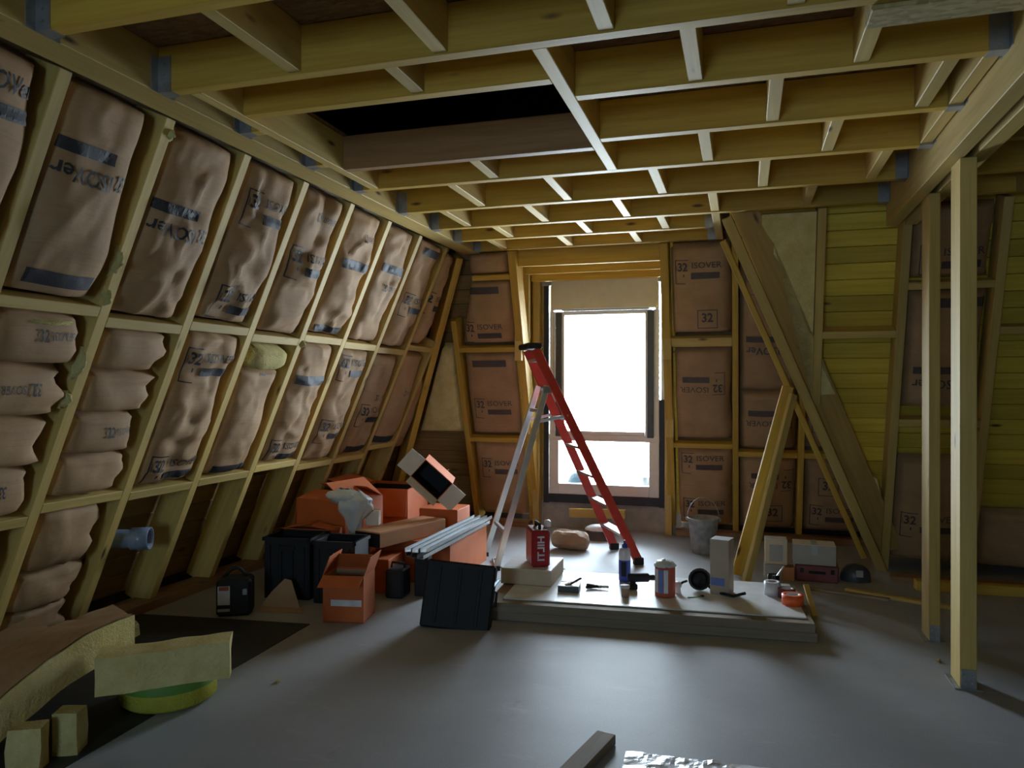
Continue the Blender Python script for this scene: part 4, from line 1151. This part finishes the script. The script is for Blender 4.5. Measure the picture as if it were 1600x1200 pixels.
def slab(name, label, path, wid, th_, mats, wdir, cat='insulation', seed=1, group='insulation offcuts on the floor'):
    """a bent insulation slab: path is the line of its visible lower edge, wid the reach along wdir"""
    t = thing(name, label, cat, path[0], 0, group)
    P = [Vector(p) - Vector(path[0]) for p in path]; W = Vector(wdir).normalized() * wid; n = len(P)
    def at(f):
        x = f * (n - 1); i = min(int(x), n - 2); return P[i].lerp(P[i + 1], x - i)
    def pt(f, side, top, k=0.0):
        p = at(f) + W * side + Vector((0, 0, th_ * top))
        return p + Vector((noise.noise(p * 9 + Vector((seed, 0, 0))), noise.noise(p * 9 + Vector((0, seed, 3))), noise.noise(p * 7 + Vector((3, 0, seed))))) * 0.010
    ring = [(0, 0), (0, .5), (0, 1), (.33, 1), (.66, 1), (1, 1), (1, .5), (1, 0), (.5, 0)]
    N = 22; m = MB()
    vs = [pt(k / N, a, b) for k in range(N + 1) for a, b in ring]; R_n = len(ring)
    fs = [(k*R_n+i, k*R_n+(i+1) % R_n, (k+1)*R_n+(i+1) % R_n, (k+1)*R_n+i) for k in range(N) for i in range(R_n)]
    fs += [tuple(range(R_n)), tuple(N*R_n + i for i in range(R_n))]
    m.add(vs, fs); m.build('wool_core', mats[0], t, False)
    if mats[1]:
        MB().grid(lambda a, b: pt(a, .02 + .96 * b, 1.0) + Vector((0, 0, .006)), 22, 6).build('paper_facing', mats[1], t, True)
    return t
slab('insulation_strip', 'long curved insulation strip with brown paper top at the left edge', [(-2.74, 1.7, 0.0), (-2.74, 1.95, 0.03), (-2.72, 2.2, 0.12), (-2.72, 2.45, 0.215), (-2.73, 2.7, 0.255), (-2.75, 2.93, 0.25)], 0.48, 0.165, ('wool_pale', 'kraft'), (-1, .1, -.2), seed=2)
slab('insulation_block', 'straight yellow insulation block resting on the green roll', [(-2.625, 2.575, 0.178), (-2.43, 2.72, 0.185), (-2.19, 2.89, 0.195)], 0.15, 0.16, ('wool_pale', None), (-.55, .8, 0), seed=5)
t = thing('insulation_roll', 'flat yellow roll with green band under the insulation block', 'insulation', (-2.63, 3.02, 0.004), 0, 'insulation offcuts on the floor')
MB().lathe([(0, 0), (.19, 0), (.215, .02), (.215, .085)], 32, close=False).build('lower_coil', 'wool_green', t, True)
MB().lathe([(.215, .085), (.215, .165), (.20, .172), (0, .172)], 32, close=False).build('green_band', 'green', t, True)
slab('insulation_block', 'small pale insulation piece standing at the bottom left corner', [(-2.71, 2.24, 0.0), (-2.60, 2.29, 0.0)], 0.08, 0.17, ('wool_pale', None), (-.4, .9, 0), seed=8)
slab('insulation_block', 'squat pale insulation piece behind the corner piece', [(-2.66, 2.40, 0.0), (-2.57, 2.44, 0.0)], 0.09, 0.17, ('wool', None), (-.4, .9, 0), seed=9)
slab('insulation_block', 'thin insulation scrap lying against the leftmost studs', [(-3.35, 2.75, 0.02), (-3.25, 3.05, 0.10)], 0.30, 0.05, ('wool', 'kraft'), (-1, 0, .6), seed=11)
slab('insulation_block', 'insulation scrap propped behind the curved strip', [(-3.42, 3.3, 0.01), (-3.36, 3.62, 0.05)], 0.22, 0.06, ('wool', 'kraft'), (-1, 0, .5), seed=12)

loose('wood_offcut', 'dusty timber offcut on the floor at the bottom edge of the photo', (-0.55, 3.19, 0.021), (-0.66, 2.70, 0.021), .085, .042, 'greywood', 'offcut')
t = thing('foil_sheet', 'crumpled silvery foil sheet on the floor right of the offcut', 'sheet', (-0.08, 2.77, 0.0), .05)
MB().grid(lambda a, b: Vector(((a - .5) * .72, (b - .5) * .74, .006 + .014 * abs(noise.noise(Vector((a * 7, b * 7, 3)))) + .004 * noise.noise(Vector((a * 20, b * 20, 1))))), 40, 40).build('crumpled_foil', 'foil', t)
for k, (x, y) in enumerate(((1.02, 4.66), (-2.25, 3.35), (0.44, 2.93))):
    o = MB().box((0, 0, .006), (.035, .014, .012)).build('wood_chip', 'timber2', None, bevel=.002); o.location = (x, y, 0); o.rotation_euler = (0, 0, 1.2 + k)
    tag(o, ('tiny pale wood chip on the floor left of the posts', 'tiny pale wood chip on the floor beside the black membrane', 'tiny pale wood chip on the floor at the bottom right')[k], 'chip')

# tufts of glass wool caught between the studs of the left slope
for u_, z_, L_, k_ in ((3.02, 2.10, .16, 1), (3.03, 1.93, .12, 2), (3.01, 1.60, .18, 3), (3.00, 1.42, .10, 4), (3.07, 2.72, .07, 5), (4.86, 1.80, .08, 6), (2.75, 1.79, .30, 7)):
    hz = k_ == 7
    MB().grid(lambda a, b: FL.p(u_ + (a - .5) * (L_ if hz else .05) + .012 * noise.noise(Vector((b * 4, k_, 0))), vL(z_) + (b - .5) * (.04 if hz else L_), -.02 + .045 * math.sin(math.pi * a) * math.sin(math.pi * b) + .012 * noise.noise(Vector((a * 6, b * 9, k_)))), 8, 10).build('wool_tuft', 'wool', wl, True)
